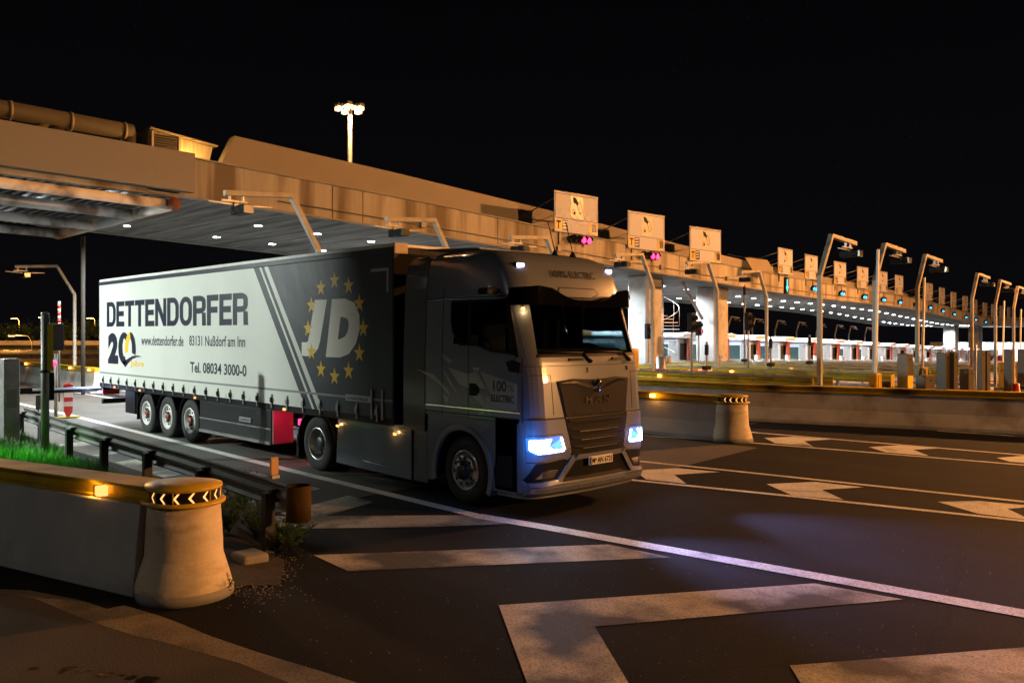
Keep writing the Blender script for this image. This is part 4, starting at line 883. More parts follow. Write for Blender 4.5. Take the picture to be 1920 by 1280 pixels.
# curtain: white field, dark field and the slanted stripes as one skin with material slots
cz0, cz1 = 1.14, 3.84
def slx(x_top, z): return lerp(x_top, x_top + 2.03, (3.84 - z) / 2.7)
cuts = [(-99, 0), (-16.1, 1), (-15.86, 0), (-15.78, 1), (-15.66, 0), (-15.50, 1)]
b = MB()
import itertools
edges_ = [TR0 + .03] + [c[0] for c in cuts[1:]] + [None]
for k, (c, mi) in enumerate(cuts):
    for z0, z1 in [(cz0 + (cz1 - cz0) * j / 9, cz0 + (cz1 - cz0) * (j + 1) / 9) for j in range(9)]:
        l0, l1 = (TR0 + .03, TR0 + .03) if k == 0 else (slx(c, z0), slx(c, z1))
        r0, r1 = (TR1, TR1) if k == len(cuts) - 1 else (slx(cuts[k + 1][0], z0), slx(cuts[k + 1][0], z1))
        n = max(1, int((r0 - l0) / .35)) if r0 - l0 > .5 else 1
        for q in range(n):
            b.add([(lerp(l0, r0, q / n), YS, z0), (lerp(l0, r0, (q + 1) / n), YS, z0), (lerp(l1, r1, (q + 1) / n), YS, z1), (lerp(l1, r1, q / n), YS, z1)], [(0, 1, 2, 3)], mi)
def billow(x, z): return .012 * math.sin(x * 2.3) * math.sin((z - cz0) / 2.7 * PI) + .006 * math.sin(x * 7.1 + z * 1.5) * (1 - (z - cz0) / 2.7)
b.v = [(v[0], v[1] - .012, v[2]) for v in b.v]
bmm = bmesh.new(); 
cur = b.build('side_curtain', [WVIN, NAVY], tr, fix=False)
bmm.from_mesh(cur.data); bmesh.ops.remove_doubles(bmm, verts=bmm.verts, dist=.0005); bmm.to_mesh(cur.data); bmm.free(); cur.data.polygons.foreach_set('use_smooth', [True] * len(cur.data.polygons))
YT = YS - .0125
gr_ = mat('road_grime', (.1, .095, .08), .8)
for k in range(26):
    x = TR0 + .3 + k * .36 + random.uniform(-.12, .12); h = random.uniform(.03, .14); w_ = random.uniform(.006, .016)
    if x < -14.6: MB().add([(x - w_, YS - .0124, 1.15), (x + w_, YS - .0124, 1.15), (x + w_ * .4, YS - .0124, 1.15 + h), (x - w_ * .2, YS - .0124, 1.15 + h * .9)], [(0, 1, 2, 3)]).build('grime_run', gr_, cur, fix=False)
MB().box(TR0 + .02, TR1 - .0, YS - .03, YS + .04, 3.845, 3.93).build('top_rail', NAVY, tr, bevel=.006)
MB().box(TR0, TR1 + .02, YS - .01, YS + .12, 3.932, 4.0).build('roof_edge', WHITEP, tr, bevel=.012)
MB().box(TR0 + .01, TR1 + .01, YS + .12, 2 * YC - YS, 3.94, 3.985).build('roof_sheet', WHITEP, tr)
MB().box(TR0, TR0 + .05, YS - .012, YS + .1, 1.14, 3.93).build('rear_corner_post', WHITEP, tr)
MB().box(TR1 - .01, TR1 + .03, YS - .02, 2 * YC - YS + .02, 1.1, 3.93).build('front_wall', BLACKP, tr)
MB().box(TR1 + .0, TR1 + .05, YS - .02, YS + .25, 3.82, 4.0).build('front_corner', mat('torn_tarp', (.5, .42, .3), .6, bump=.6, bscale=12), tr, bevel=.01)
bs = MB()
x = TR0 + .1
MB().box(TR0 + .05, TR1, YT - .004, YT - .0005, 1.405, 1.445).build('belt', mat('grey_webbing', (.2, .22, .22), .7), tr)
MB().box(TR0, TR1, YS + .0, YS + .08, 1.02, 1.135).build('side_raver', BLACKP, tr)
for k in range(23):
    x = TR0 + .35 + k * .595
    o = MB().box(x - .018, x + .018, YT - .02, YT - .005, 1.06, 1.33).build('buckle_strap', GREYP if k < 17 else STEEL, tr); MB().box(x - .03, x + .03, YT - .04, YT - .018, 1.17, 1.27).build('buckle', STEEL if k > 16 else BLACKP, o, bevel=.004)
for x in (-24.0, -22.2, -18.9, -14.85): MB().box(x - .04, x + .04, YS - .03, YS, 1.04, 1.09).build('side_marker', E_AMBS, tr, bevel=.008)
def tx(s, mt, x0, x1, z0, z1, bold, nm='lettering', shear=0): return text(s, mt, cur, (x0, YT - .0012, z0), (1, 0, 0), (0, 0, 1), x1 - x0, z1 - z0, nm, bold, .0012, shear)
def block_letters(word, x0, x1, z0, z1, m, gap=.07, t=.30):
    """heavy condensed capitals, one mesh for the word"""
    b = MB(); W_ = {'E': .9, 'F': .86, 'T': .98}; ws = [W_.get(c, 1.04) for c in word]; u = (x1 - x0) / (sum(ws) + gap * (len(word) - 1)); H = z1 - z0; x = x0; th = .2 * H
    def rc(a, c, e, f): b.prism([(a, e), (c, e), (c, f), (a, f)], 'y', YT - .0016, YT - .0004)
    for c, w_ in zip(word, ws):
        w2 = w_ * u; q = t * u
        def ringp(ax0, ax1, az0, az1, full):
            n = 10; r = min(ax1 - ax0, az1 - az0) * .42; o_, i_ = [], []
            def corner(cx, cz, a0, rx, rz, out):
                for k in range(n + 1): out.append((cx + rx * math.cos(a0 + PI / 2 * k / n), cz + rz * math.sin(a0 + PI / 2 * k / n)))
            rz = (az1 - az0) * .36; rx = (ax1 - ax0) * .48
            for out, ins, insz in ((o_, 0, 0), (i_, q, th)):
                a, c_, e, f = ax0 + ins, ax1 - ins, az0 + insz * .92, az1 - insz * .92
                rxx = max(.005, rx - ins); rzz = max(.005, rz - insz * .92)
                corner(c_ - rxx, f - rzz, 0, rxx, rzz, out)
                k2 = (rxx, rzz) if full else (.001, .001)
                corner(a + k2[0], f - k2[1], PI / 2, k2[0], k2[1], out); corner(a + k2[0], e + k2[1], PI, k2[0], k2[1], out)
                corner(c_ - rxx, e + rzz, 1.5 * PI, rxx, rzz, out)
            b.loft([[(p[0], YT - .0014, p[1]) for p in o_], [(p[0], YT - .0014, p[1]) for p in i_]], caps=False)
        if c == 'D': ringp(x, x + w2, z0, z1, False)
        elif c == 'O': ringp(x, x + w2, z0, z1, True)
        elif c in 'EF':
            rc(x, x + q, z0, z1); rc(x + q, x + w2, z1 - th, z1); rc(x + q, x + w2 * .93, z0 + H * .41, z0 + H * .41 + th)
            if c == 'E': rc(x + q, x + w2, z0, z0 + th)
        elif c == 'T': rc(x, x + w2, z1 - th, z1); rc(x + w2 / 2 - q / 2, x + w2 / 2 + q / 2, z0, z1 - th)
        elif c == 'N':
            rc(x, x + q * .93, z0, z1); rc(x + w2 - q * .93, x + w2, z0, z1); b.prism([(x + q * .93, z1), (x + q * .93, z1 - H * .42), (x + w2 - q * .93, z0), (x + w2 - q * .93, z0 + H * .42)], 'y', YT - .0016, YT - .0004)
        elif c == 'R': ringp(x, x + w2 * .98, z0 + H * .40, z1, False); rc(x, x + q, z0, z0 + H * .42); b.prism([(x + w2 - q * 1.02, z0), (x + w2, z0), (x + w2 * .97, z0 + H * .42), (x + w2 - q * 1.1, z0 + H * .44)], 'y', YT - .0016, YT - .0004)
        x += w2 + gap * u
    return b.build('company_lettering', m, cur, fix=False)
block_letters('DETTENDORFER', -24.6, -16.33, 2.69, 3.36, NLET)
tx('www.dettendorfer.de', NLET, -22.1, -19.52, 2.215, 2.46, .012)
tx('83131 Nußdorf am Inn', NLET, -19.2, -16.46, 2.235, 2.465, .012)
tx('Tel. 08034 3000-0', NLET, -19.15, -16.4, 1.63, 1.87, .022)
tx('2', NLET, -24.5, -23.72, 1.69, 2.52, .07)
# the two overlapping noughts with the gold sickle and the swoosh
def oval(cx, cz, a, c, a0, a1, n=24): return [(cx + a * math.cos(t), cz + c * math.sin(t)) for t in [lerp(a0, a1, k / n) for k in range(n + 1)]]
def decal(poly, m, nm, yo=.0004, parent=cur): return MB().prism(poly, 'y', YT - yo - .0012, YT - yo).build(nm, m, parent)
decal(oval(-23.3, 2.12, .42, .42, .9, PI * 1.62) + oval(-23.28, 2.14, .13, .24, PI * 1.62, .9), NLET, 'nought')
decal(oval(-22.85, 2.1, .38, .44, -.35, PI * .52) + oval(-22.87, 2.1, .13, .27, PI * .52, -.35), NLET, 'nought')
decal(oval(-22.85, 2.1, .38, .44, PI * .53, PI * 1.08) + oval(-22.82, 2.1, .19, .27, PI * 1.08, PI * .53), STAR, 'gold_sickle', .0016)
decal([(-23.45, 1.74), (-23.1, 1.83), (-22.7, 1.93), (-22.3, 1.95), (-22.05, 1.92), (-22.4, 1.905), (-22.7, 1.85), (-23.0, 1.73), (-23.2, 1.62), (-23.3, 1.66)], NLET, 'swoosh')
tx('Jahre', STAR, -22.85, -21.92, 1.62, 1.82, .02)
# JD with the ring of stars
tx('J', WLET, -14.2, -13.32, 2.1, 3.13, .09, 'monogram', .2); tx('D', WLET, -13.42 + .06, -12.28, 2.1, 3.13, .09, 'monogram', .2)
for k in range(12):
    a = 2 * PI * k / 12 + PI / 2; cx, cz = -13.07 + .9 * math.cos(a), 2.61 + .85 * math.sin(a); q = []
    for j in range(10):
        rr__ = .17 if j % 2 == 0 else .068; t_ = PI / 2 + j * PI / 5; q.append((cx + rr__ * math.cos(t_), cz + rr__ * math.sin(t_)))
    c_ = MB(); c_.add([(x, YT - .0026, z) for x, z in q] + [(cx, YT - .0028, cz)], [(j, (j + 1) % 10, 10) for j in range(10)]); c_.build('gold_star', STAR, cur, fix=False)
for q in ([(-11.95, 3.55), (-11.45, 3.55), (-11.45, 3.6), (-11.95, 3.6)], [(-11.5, 3.2), (-11.45, 3.2), (-11.45, 3.55), (-11.5, 3.55)]): decal(q, SHARD, 'corner_mark')
decal([(-12.7, 1.36), (-11.95, 1.36), (-11.95, 1.47), (-12.7, 1.47)], SHARD, 'maker_label', .008)
text('SCHWARZMÜLLER', LETTD, cur, (-12.65, YT - .0105, 1.385), (1, 0, 0), (0, 0, 1), .62, .06, 'maker_text', .0, .002)
for x in (-11.9, -11.6): MB().box(x - .02, x + .02, YT - .03, YT - .008, 1.1, 1.6).build('curtain_handle', STEEL, tr, bevel=.006)
# running gear
for x in (-21.95, -20.65, -19.35):
    for y, sg in ((YS + .05, -1), (2 * YC - YS - .05, 1)):
        wheel(tr, x, y, sg, 'trail', wd=.38)
    MB().cyl((x, YS + .3, .5), (x, 2 * YC - YS - .3, .5), .07).build('axle', BLACKP, tr)
    for y0, y1 in ((YS + .04, YS + .48), (2 * YC - YS - .48, 2 * YC - YS - .04)):
        p, q = arc(x, .5, .57, .585, .35, PI - .35, 14)
        MB().loft([[(a[0], y0, a[1]), (c[0], y0, c[1]), (c[0], y1, c[1]), (a[0], y1, a[1])] for a, c in zip(p, q)]).build('mudguard', BLACKP, tr)
for y in (9.0, 9.94): MB().box(TR0 + .3, -13.0, y - .06, y + .06, .8, 1.12).build('frame_rail', BLACKP, tr)
MB().box(TR0 + .05, TR1, YS + .08, 2 * YC - YS - .08, 1.12, 1.16).build('load_floor', BLACKP, tr)
for sg in (1, -1):
    def Q(b):
        if sg < 0: b.v = [(v[0], 2 * YC - v[1], v[2]) for v in b.v]
        return b
    sk = Q(MB().box(-18.72, -15.42, YS + .02, YS + .5, .32, 1.02)).build('pallet_box', mat('black_skirt', (.02, .021, .024), .3), tr, bevel=.02)
    Q(MB().box(-18.7, -15.44, YS + .0, YS + .021, .62, .64)).build('trim_strip', STEEL, sk); Q(MB().box(-18.7, -15.44, YS - .005, YS + .021, .32, .38)).build('trim_strip', GREYP, sk)
    Q(MB().box(-15.42, -15.38, YS + .04, YS + .48, .34, 1.0)).build('end_panel', mat('red_lit_panel', (.35, .2, .2), .35), sk)  # red light of the tail lamps mixed into this face's colour
    if sg > 0:
        MB().box(-16.75, -16.25, YS - .003, YS + .02, .7, .79).build('maker_label', SHARD, sk); text('SCHWARZMÜLLER', LETTD, sk, (-16.72, YS - .004, .72), (1, 0, 0), (0, 0, 1), .44, .05, 'maker_text', 0, .002)
    Q(MB().box(-23.4, -22.7, YS + .05, YS + .4, .42, 1.02)).build('tool_box', BLACKP, tr, bevel=.02)
    Q(MB().box(-22.58, -22.54, YS + .05, YS + .45, .3, 1.0)).build('mud_flap', BLACKP, tr)
    Q(MB().box(-15.2, -14.95, YS + .5, YS + .75, .1, 1.1)).build('landing_leg', BLACKP, tr)
MB().box(TR0 - .02, TR0 + .12, YS + .05, 2 * YC - YS - .05, .55, .68).build('underrun_bar', BLACKP, tr, bevel=.01)
MB().box(TR0 + .02, TR0 + .2, YS + .02, 2 * YC - YS - .02, .95, 1.12).build('rear_beam', BLACKP, tr, bevel=.01)
MB().box(TR0 - .005, TR0 + .1, YS + .05, YS + .5, .8, .94).build('tail_lamp', REDP, tr, bevel=.01)
MB().box(TR0 - .06, TR0 + .02, YS - .04, YS + .04, .84, .9).build('outline_lamp', E_MARK, tr, bevel=.01); lamp('POINT', (TR0 - .1, YS - .1, .86), (.5, .6, 1), 25, .03, tr)
MB().cyl((-13.6, YC, .95), (-13.6, YC, 1.12), .1).build('king_pin', BLACKP, tr)
# ------------------------------------------------------------ toll islands beyond, with kerbs, yellow rails and booths
def place(o, s, dx, label=None, dz=0):
    q = onpath(s, dx); o.location = (q.x, q.y, gz(q.y) + dz); o.rotation_euler = (0, 0, heading(s))
    if label: o['label'] = label
    return o
def rail_island(i):
    s = isl_s(i); p = onpath(s, 0); t = thing('toll_island', 'long toll island kerb with yellow guard rails, %s beyond the long barrier wall' % ORD[i - 3], 'toll island', (0, 0, 0), group='toll islands with yellow rails')
    k = MB(); k.box(-28, 12.5, -.8, .8, 0, .16).build('kerb', CONCB, t, bevel=.04)
    for y, sd in ((-.72, -1), (.72, 1)):
        for z in (.74,):
            MB().sweep([(-27, y, 0), (-14, y, 0)] if False else [(-27, y, 0), (12.2, y, 0)], [(o * (1 if sd > 0 else -1), h + z) for o, h in WB]).build('rail_beam', YEL, t)
        MB().box(-27, 12.2, y - .05, y + .05, 1.052, 1.07).build('top_highlight', STEEL, t)  # pale strip stands in for the highlight along the rail's top edge
        for kx in range(-26, 13, 3): MB().box(kx - .05, kx + .05, y - sd * .05 - .05, y - sd * .05 + .05, .16, 1.08).build('rail_post', GREYP, t)
    a = MB().box(6.0, 6.12, -.82, -.76, .86, .96).build('amber_light', E_AMB, t)
    return t
isl0 = rail_island(3)
def booth():
    t = thing('toll_booth', 'booth', 'toll booth', (0, 0, 0), group='white toll booths in a row')
    MB().box(-1.9, 1.9, -.75, .75, .16, 2.35).build('booth_body', BOOTHG, t, bevel=.12, seg=3)
    rf_ = MB().loft([[(x, y * k, z) for y, z in ((-1.05, 2.4), (1.05, 2.4), (1.08, 2.48), (1.0, 2.62), (.5, 2.68), (-.5, 2.68), (-1.0, 2.62), (-1.08, 2.48))] for x, k in ((-2.5, .9), (-2.3, 1), (2.3, 1), (2.4, .95))]).build('roof', BOOTHW, t, bevel=.04)
    for sd in (-1, 1):
        for x0, x1 in ((-1.7, -.35), (-.2, 1.2)): w_ = MB().box(x0, x1, sd * .75 - .012 if sd < 0 else .74, -.74 if sd < 0 else .762, 1.0, 2.0).build('window', BGLASS, t, bevel=.03); MB().box(x0 - .04, x1 + .04, sd * .757 - .004, sd * .757 + .004, 1.0, 1.045).build('sill', GREYP, w_)
        MB().box(1.25, 1.75, sd * .757 - .012, sd * .757 + .012, .2, 2.2).build('door', GREYP, t, bevel=.02)
    MB().box(1.9, 1.92, -.6, .6, .95, 2.05).build('window', BGLASS, t); MB().box(-1.915, -1.9, -.5, .5, 1.1, 1.95).build('window', BGLASS, t)
    MB().box(2.1, 2.25, -.2, .2, .16, 2.36).build('red_column', REDBR, t, bevel=.02)
    MB().box(2.6, 3.6, -.5, .5, .16, .95).build('impact_block', CONC, t, bevel=.03); MB().box(2.55, 3.65, -.55, .55, .95, 1.02).build('block_cap', WHITEP, t)
    MB().cyl((4.2, 0, .16), (4.2, 0, 1.35), .17, n=16).build('bollard', STEEL, t)
    return t
bt0 = booth()
def gantry(flip=1, sc_=1.0, wide=.13):
    t = thing('camera_pole', 'pole', 'camera pole', (0, 0, 0), group='bent camera poles')
    w_ = .088 * sc_; P_ = [(0, 0, 0), (0, 0, 4.2 * sc_), (0, .72 * flip * sc_, 5.42 * sc_), (0, 2.35 * flip * sc_, 5.3 * sc_)]
    MB().tube(P_, w_, 4, smooth=False, rot=PI / 4).build('pole', POLEM, t, bevel=.008)
    y = 1.95 * flip * sc_; z = 5.2 * sc_
    br = MB().box(-.04, .04, y - .45, y + .12, z - .08, z - .04).box(-.03, .03, y - .3, y - .26, z - .04, z + .12).box(-.03, .03, y + .02, y + .06, z - .04, z + .12).build('bracket', STEEL, t)
    cm = MB().box(-.28, .3, y - .13, y + .13, z - .34, z - .14).build('camera_box', BLACKP, t, bevel=.03); MB().box(.3, .36, y - .11, y + .11, z - .33, z - .16).build('lens', mat('glare_glass', (.12, .11, .08), .15), cm)
    for a in (-1, 1): MB().add([(-.05, y + a * .1, z - .16), (.05, y + a * .1, z - .16), (.03, y + a * .75, z - .12), (-.03, y + a * .75, z - .12), (-.05, y + a * .1, z - .12), (.05, y + a * .1, z - .12), (.03, y + a * .75, z - .1), (-.03, y + a * .75, z - .1)], [(0, 1, 2, 3), (4, 5, 6, 7), (0, 1, 5, 4), (1, 2, 6, 5), (2, 3, 7, 6), (3, 0, 4, 7)]).build('antenna_blade', STEEL, t)
    MB().tube([(.05, y - .2, z - .1), (.2, y - .3, z - .28), (.1, y - .15, z - .34)], .012, 6).build('cable', BLACKP, t)
    MB().box(-.12, .12, -.12, .12, 0, .03).build('base_plate', STEEL, t); MB().box(-.09, .09, -.09, .09, 1.4, 1.44).build('clamp', STEEL, t)
    return t
def gpos(o, X, Y, label, scl=1, base=.16):
    o.location = (X, Y, gz(Y) + base); o.rotation_euler = (0, 0, 0); o.scale = (scl, scl, scl); o['label'] = label; return o
gL = gantry(-1); gR = gantry(1)
leftp = [(-20.2, 12.15, 1.13, 'bent camera pole with its arm over the trailer, against the streaked fascia'), (-20.5, 17.15, 1.1, 'bent camera pole standing behind the truck cab roof, arm pointing left'), (-20.7, 22.3, 1.08, 'bent camera pole just left of the roof aerials, arm pointing left'),
         (-20.4, 27.25, 1.0, 'bent camera pole right of the cab, in front of the fat pillar'), (-20.7, 32.3, 1.0, 'bent camera pole in front of the orange-edged pillar'), (-21.2, 37.35, .99, 'bent camera pole in front of the row of booths, left of the tall right-hand poles'), (-40.6, 12.15, 1.0, 'bent camera pole in the far left dark, behind the trailer tail')]
for k, (X, Y, sc_, lb) in enumerate(leftp): gpos(gL if k == 0 else copy_tree(gL), X, Y, lb, sc_, 0 if Y < 24 else .16)
rightp = [(xy(1537, 23.7), 23.7, 'nearest and tallest bent camera pole on the right, rising from the barrier wall'), (-11.66, 27.25, 'second tall bent camera pole on the right, beside a raised boom'), (-12.26, 32.3, 'third tall bent camera pole on the right'), (-13.67, 42.4, 'fourth tall bent camera pole on the right, after a wide gap'), (-14.2, 47.45, 'fifth tall bent camera pole on the right'), (-14.8, 52.5, 'sixth tall bent camera pole at the right edge')]
for k, (X, Y, lb) in enumerate(rightp): gpos(gR if k == 0 else copy_tree(gR), X, Y, lb, 1, 0)
gB = gantry(1); 
backs = [(-44, 37), (-45, 47), (-50, 75), (-50, 80), (-50, 85), (-50, 90), (-50, 95), (-50, 100), (-50, 105), (-50.5, 110), (-51, 116)]
for k, (X, Y) in enumerate(backs): gpos(gB if k == 0 else copy_tree(gB), X, Y, 'small bent pole lit orange behind the canopy, %s from the left' % ORD[k], .95)
for i in range(3, 23):
    if i > 3: copy_tree(isl0, label='long toll island kerb with yellow guard rails, %s beyond the long barrier wall' % ORD[i - 3])
isls = [o for o in bpy.data.objects if o.name.split('.')[0] == 'toll_island' and o.parent is None]
for k, o in enumerate(sorted(isls, key=lambda o: o.name)): place(o, isl_s(3 + k), 0)
bp = [i for i in range(2, 23)]
for k, i in enumerate(bp):
    place(bt0 if k == 0 else copy_tree(bt0), isl_s(i), -5.6, 'white toll booth with dark windows, %s from the left in the row' % ORD[k])
# yellow marker bollard, drum, stair, traffic lights near the truck cab
def on(X, Y): return (X, Y, gz(Y) + .16)
x, y, z = on(-21.6, 27.25); t = thing('marker_bollard', 'tall bright yellow island bollard right of the truck cab', 'bollard', (x, y, z)); MB().box(x - .3, x + .3, y - .32, y + .32, z, z + 1.75).build('body', YELB, t, bevel=.08, seg=3); MB().box(x - .33, x + .33, y - .35, y + .35, z, z + .12).build('foot', DARK, t)
x, y, z = on(-21.5, 29.3); z = gz(y); t = thing('steel_bollard', 'shiny steel cylinder bollard below the spiral stair', 'bollard', (x, y, z)); MB().cyl((x, y, z), (x, y, z + 1.55), .2, n=24).build('body', STEEL, t); MB().lathe([(.2, 0), (.22, 0), (.22, .06), (.2, .06)], c=(x, y, z + 1.0), n=24).build('collar', REDP, t)
x, y = -20.4, 28.0; z = gz(y); t = thing('boom_barrier', 'red and white boom lying across a lane below the spiral stair', 'barrier', (x, y, z)); MB().box(x - .15, x + .15, y - .15, y + .15, z, z + 1.1).build('housing', GREYP, t, bevel=.02)
for k in range(9): MB().box(x - .03, x + .03, y + .15 + k * .36, y + .15 + (k + 1) * .36 - .004, z + .92, z + 1.02).build('boom_stripe', REDP if k % 2 else WHITEP, t)
sx, sy, sz = onpath(28.2, -3.0).x, onpath(28.2, -3.0).y, 0
t = thing('spiral_stair', 'grey steel spiral stair climbing to the canopy between two pillars', 'stair', (sx, sy, gz(sy)))
MB().cyl((sx, sy, gz(sy)), (sx, sy, 5.3), .09).build('centre_pole', STEEL, t)
hr = []
for k in range(26):
    a = k * .42 + 1; z = .2 + k * .19; ca, sa = math.cos(a), math.sin(a); cb, sb = math.cos(a + .4), math.sin(a + .4)
    MB().loft([[(sx + .07 * ca, sy + .07 * sa, zz), (sx + .95 * ca, sy + .95 * sa, zz), (sx + .95 * cb, sy + .95 * sb, zz), (sx + .07 * cb, sy + .07 * sb, zz)] for zz in (z, z + .05)]).build('tread', STEEL, t)
    hr.append((sx + .95 * ca, sy + .95 * sa, z + 1.0))
    if k % 2 == 0: MB().cyl((sx + .95 * ca, sy + .95 * sa, z + .05), (sx + .95 * ca, sy + .95 * sa, z + 1.0), .015, n=6).build('baluster', STEEL, t)
MB().tube(hr, .025, 8).build('handrail', STEEL, t)
def stand(x, y, h, label, lit=None, head=True, nm='traffic_light'):
    z = gz(y); t = thing(nm, label, 'traffic light' if head else 'post', (x, y, z), group='signal posts on the islands')
    MB().cyl((x, y, z), (x, y, z + h), .045, n=10).build('post', GREYP, t)
    if head:
        hb_ = MB().box(x - .1, x + .1, y - .16, y + .16, z + h - .75, z + h).build('signal_head', BLACKP, t, bevel=.03)
        for k in range(2):
            MB().lathe([(0, .0), (.09, 0), (.1, .03), (.1, .12), (.09, .12), (.09, .04), (0, .04)], c=(x + .1, y, z + h - .2 - k * .34), axis='x', n=16).build('visor', BLACKP, hb_)
            if lit is not None and k == lit[0]: MB().lathe([(0, .05), (.085, .05), (.085, .045), (0, .045)], c=(x + .1, y, z + h - .2 - k * .34), axis='x', n=16).build('lens', lit[1], hb_)
    else:
        MB().box(x - .06, x + .06, y - .06, y + .06, z + h - .5, z + h - .1).build('sensor', BLACKP, t, bevel=.02); MB().box(x - .1, x + .1, y - .16, y + .16, z + 1.15, z + 1.3).build('clamp', BLACKP, t)
    return t
stand(xy(1297, 27.25), 27.25, 3.3, 'dark signal post with black heads right of the yellow bollard'); stand(xy(1325, 27.6), 27.6, 2.2, 'slim black sensor post left of the orange-edged pillar', None, False, 'sensor_post')
stand(xy(1403, 32.3), 32.3, 3.4, 'dark signal post in front of the booth windows, right of the lit pillar'); stand(xy(1445, 32.6), 32.6, 2.4, 'slim black sensor post left of the tallest right-hand pole', None, False, 'sensor_post')
stand(xy(1518, 37.35), 37.35, 2.5, 'slim black sensor post just left of the tallest right-hand pole', None, False, 'sensor_post'); stand(xy(1310, 37.6), 37.6, 3.2, 'signal post with glowing red lens beside the lit pillar', (1, E_RED))
stand(xy(1215, 33.6), 33.6, 3.0, 'signal post with glowing red lens left of the spiral stair', (0, E_RED))
stand(xy(1396, 38.0), 38.0, 5.0, 'very tall thin dark post rising to the canopy among the signal posts', None, False, 'sensor_post')
# raised booms, cabinets on the exit side
def boom_up(x, y, h, label):
    z = gz(y); t = thing('raised_boom', label, 'barrier', (x, y, z), group='raised boom barriers'); MB().box(x - .14, x + .14, y - .2, y + .2, z, z + 1.28).build('housing', mat('ochre_housing', (.45, .3, .04), .4), t, bevel=.03)
    MB().cyl((x, y - .2, z + .85), (x, y + .2, z + .85), .05, n=10).build('pivot', BLACKP, t)
    MB().loft([[(x - .03, y + a + k * .22, z + .7 + k * (h - .7)) for a in (-.05, .05)] + [(x + .03, y + a + k * .22, z + .7 + k * (h - .7)) for a in (.05, -.05)] for k in (0, 1)]).build('arm', WHITEP, t)
    MB().box(x + .14, x + .17, y - .1, y + .1, z + .75, z + 1.22).build('door', YELB, t); return t  # yellow door plate imitates the orange light on the housing front
for k, (px, Y, h, lb) in enumerate([(1641, 27.0, 5.2, 'tall raised boom arm left of the second tall camera pole'), (1729, 32.6, 4.6, 'raised boom arm just right of the third tall camera pole'), (1880, 48.2, 4.4, 'thin raised boom arm between the fifth and sixth tall camera poles'), (1912, 53.2, 4.2, 'thin raised boom arm at the right edge')]):
    boom_up(xy(px, Y), Y, h, lb)
CABM = mat('olive_grey_cabinet', (.075, .068, .055), .4, .3, .2, 2)
def cabinet(x, y, h, w_, label, pl_=YELB):
    z = gz(y); t = thing('lane_cabinet', label, 'cabinet', (x, y, z), group='steel lane cabinets'); MB().box(x - .16, x + .16, y - w_ / 2, y + w_ / 2, z + .12, z + h).build('case', CABM, t, bevel=.015); MB().box(x - .18, x + .18, y - w_ / 2 - .02, y + w_ / 2 + .02, z, z + .12).build('plinth', BLACKP, t)
    if pl_: MB().box(x + .16, x + .168, y - w_ / 2 + .02, y + w_ / 2 - .02, z + .72, z + 1.22).build('painted_glow', pl_, t);  # yellow paint in place of the orange light on the lower front
    MB().cyl((x + .16, y, z + h - .18), (x + .175, y, z + h - .18), .035, n=12).build('lock', BLACKP, t); return t
cabs = [(1697, 27.25, 1.9, .42, 'steel lane cabinet behind the wall, orange glow painted on its lower front'), (1664, 27.6, 1.0, .3, 'low cabinet beside the raised boom, orange glow painted on its front'), (1768, 32.2, 1.85, .4, 'grey cabinet, left one of the middle pair'), (1784, 32.6, 1.88, .4, 'grey cabinet, right one of the middle pair'), (1836, 37.3, 1.9, .45, 'grey cabinet behind the thin post on the right'), (1846, 37.9, 1.9, .4, 'second grey cabinet behind the thin post on the right'),
        (1735, 29.6, 1.15, .8, 'low wide cabinet between the tall cabinets'), (1814, 35.2, 1.2, .7, 'low wide cabinet further right between tall cabinets'), (1892, 42.4, 1.95, .4, 'grey cabinet under the sixth tall pole'), (1917, 47.0, 1.95, .45, 'grey cabinet at the right edge')]
for k, (px, Y, h, w_, lb) in enumerate(cabs): cabinet(xy(px, Y), Y, h, w_, lb, YELB if k in (0, 1) else None)
x, y = xy(1829, 25.3), 25.3; t = thing('thin_post', 'thin steel post rising from the long barrier wall on the right', 'post', (x, y, 0)); MB().cyl((x, y, 0), (x, y, 2.2), .035, n=8).build('shaft', STEEL, t); MB().box(x - .05, x + .05, y - .05, y + .05, 0, .03).build('foot', STEEL, t)
x, y = xy(1905, 25.4), 25.4; t = thing('traffic_cone', 'small red and white cone behind the wall at the right edge', 'cone', (x, y, 0)); MB().lathe([(.2, .0), (.16, .5), (.08, 1.15), (0, 1.15)], c=(x, y, .03), n=20).build('body', REDP, t); MB().lathe([(.135, 0), (.11, .2)], c=(x, y, .78), n=20).build('band', WHITEP, t); MB().box(x - .25, x + .25, y - .25, y + .25, 0, .03).build('base', BLACKP, t)
lamp('POINT', (xy(1675, 26.4) + .9, 26.3, .95), (1, .42, .04), 60, .05, None, name='cabinet_glow_light')  # bare light added to give the cabinets their orange glow
x, y = xy(1640, 26.6) + .5, 26.8
# low rail on the near side of the lanes behind the wall
for i, (X0, X1, Y, lb) in enumerate([(-24, 6, 24.2, 'nearest steel-topped yellow rail behind the long wall'), (-24, 6, 26.2, 'second yellow rail behind the long wall')]):
    guard([(X0, Y), (X1, Y + .8)], lb, YEL, .5, 3.0, 'yellow rails behind the wall')
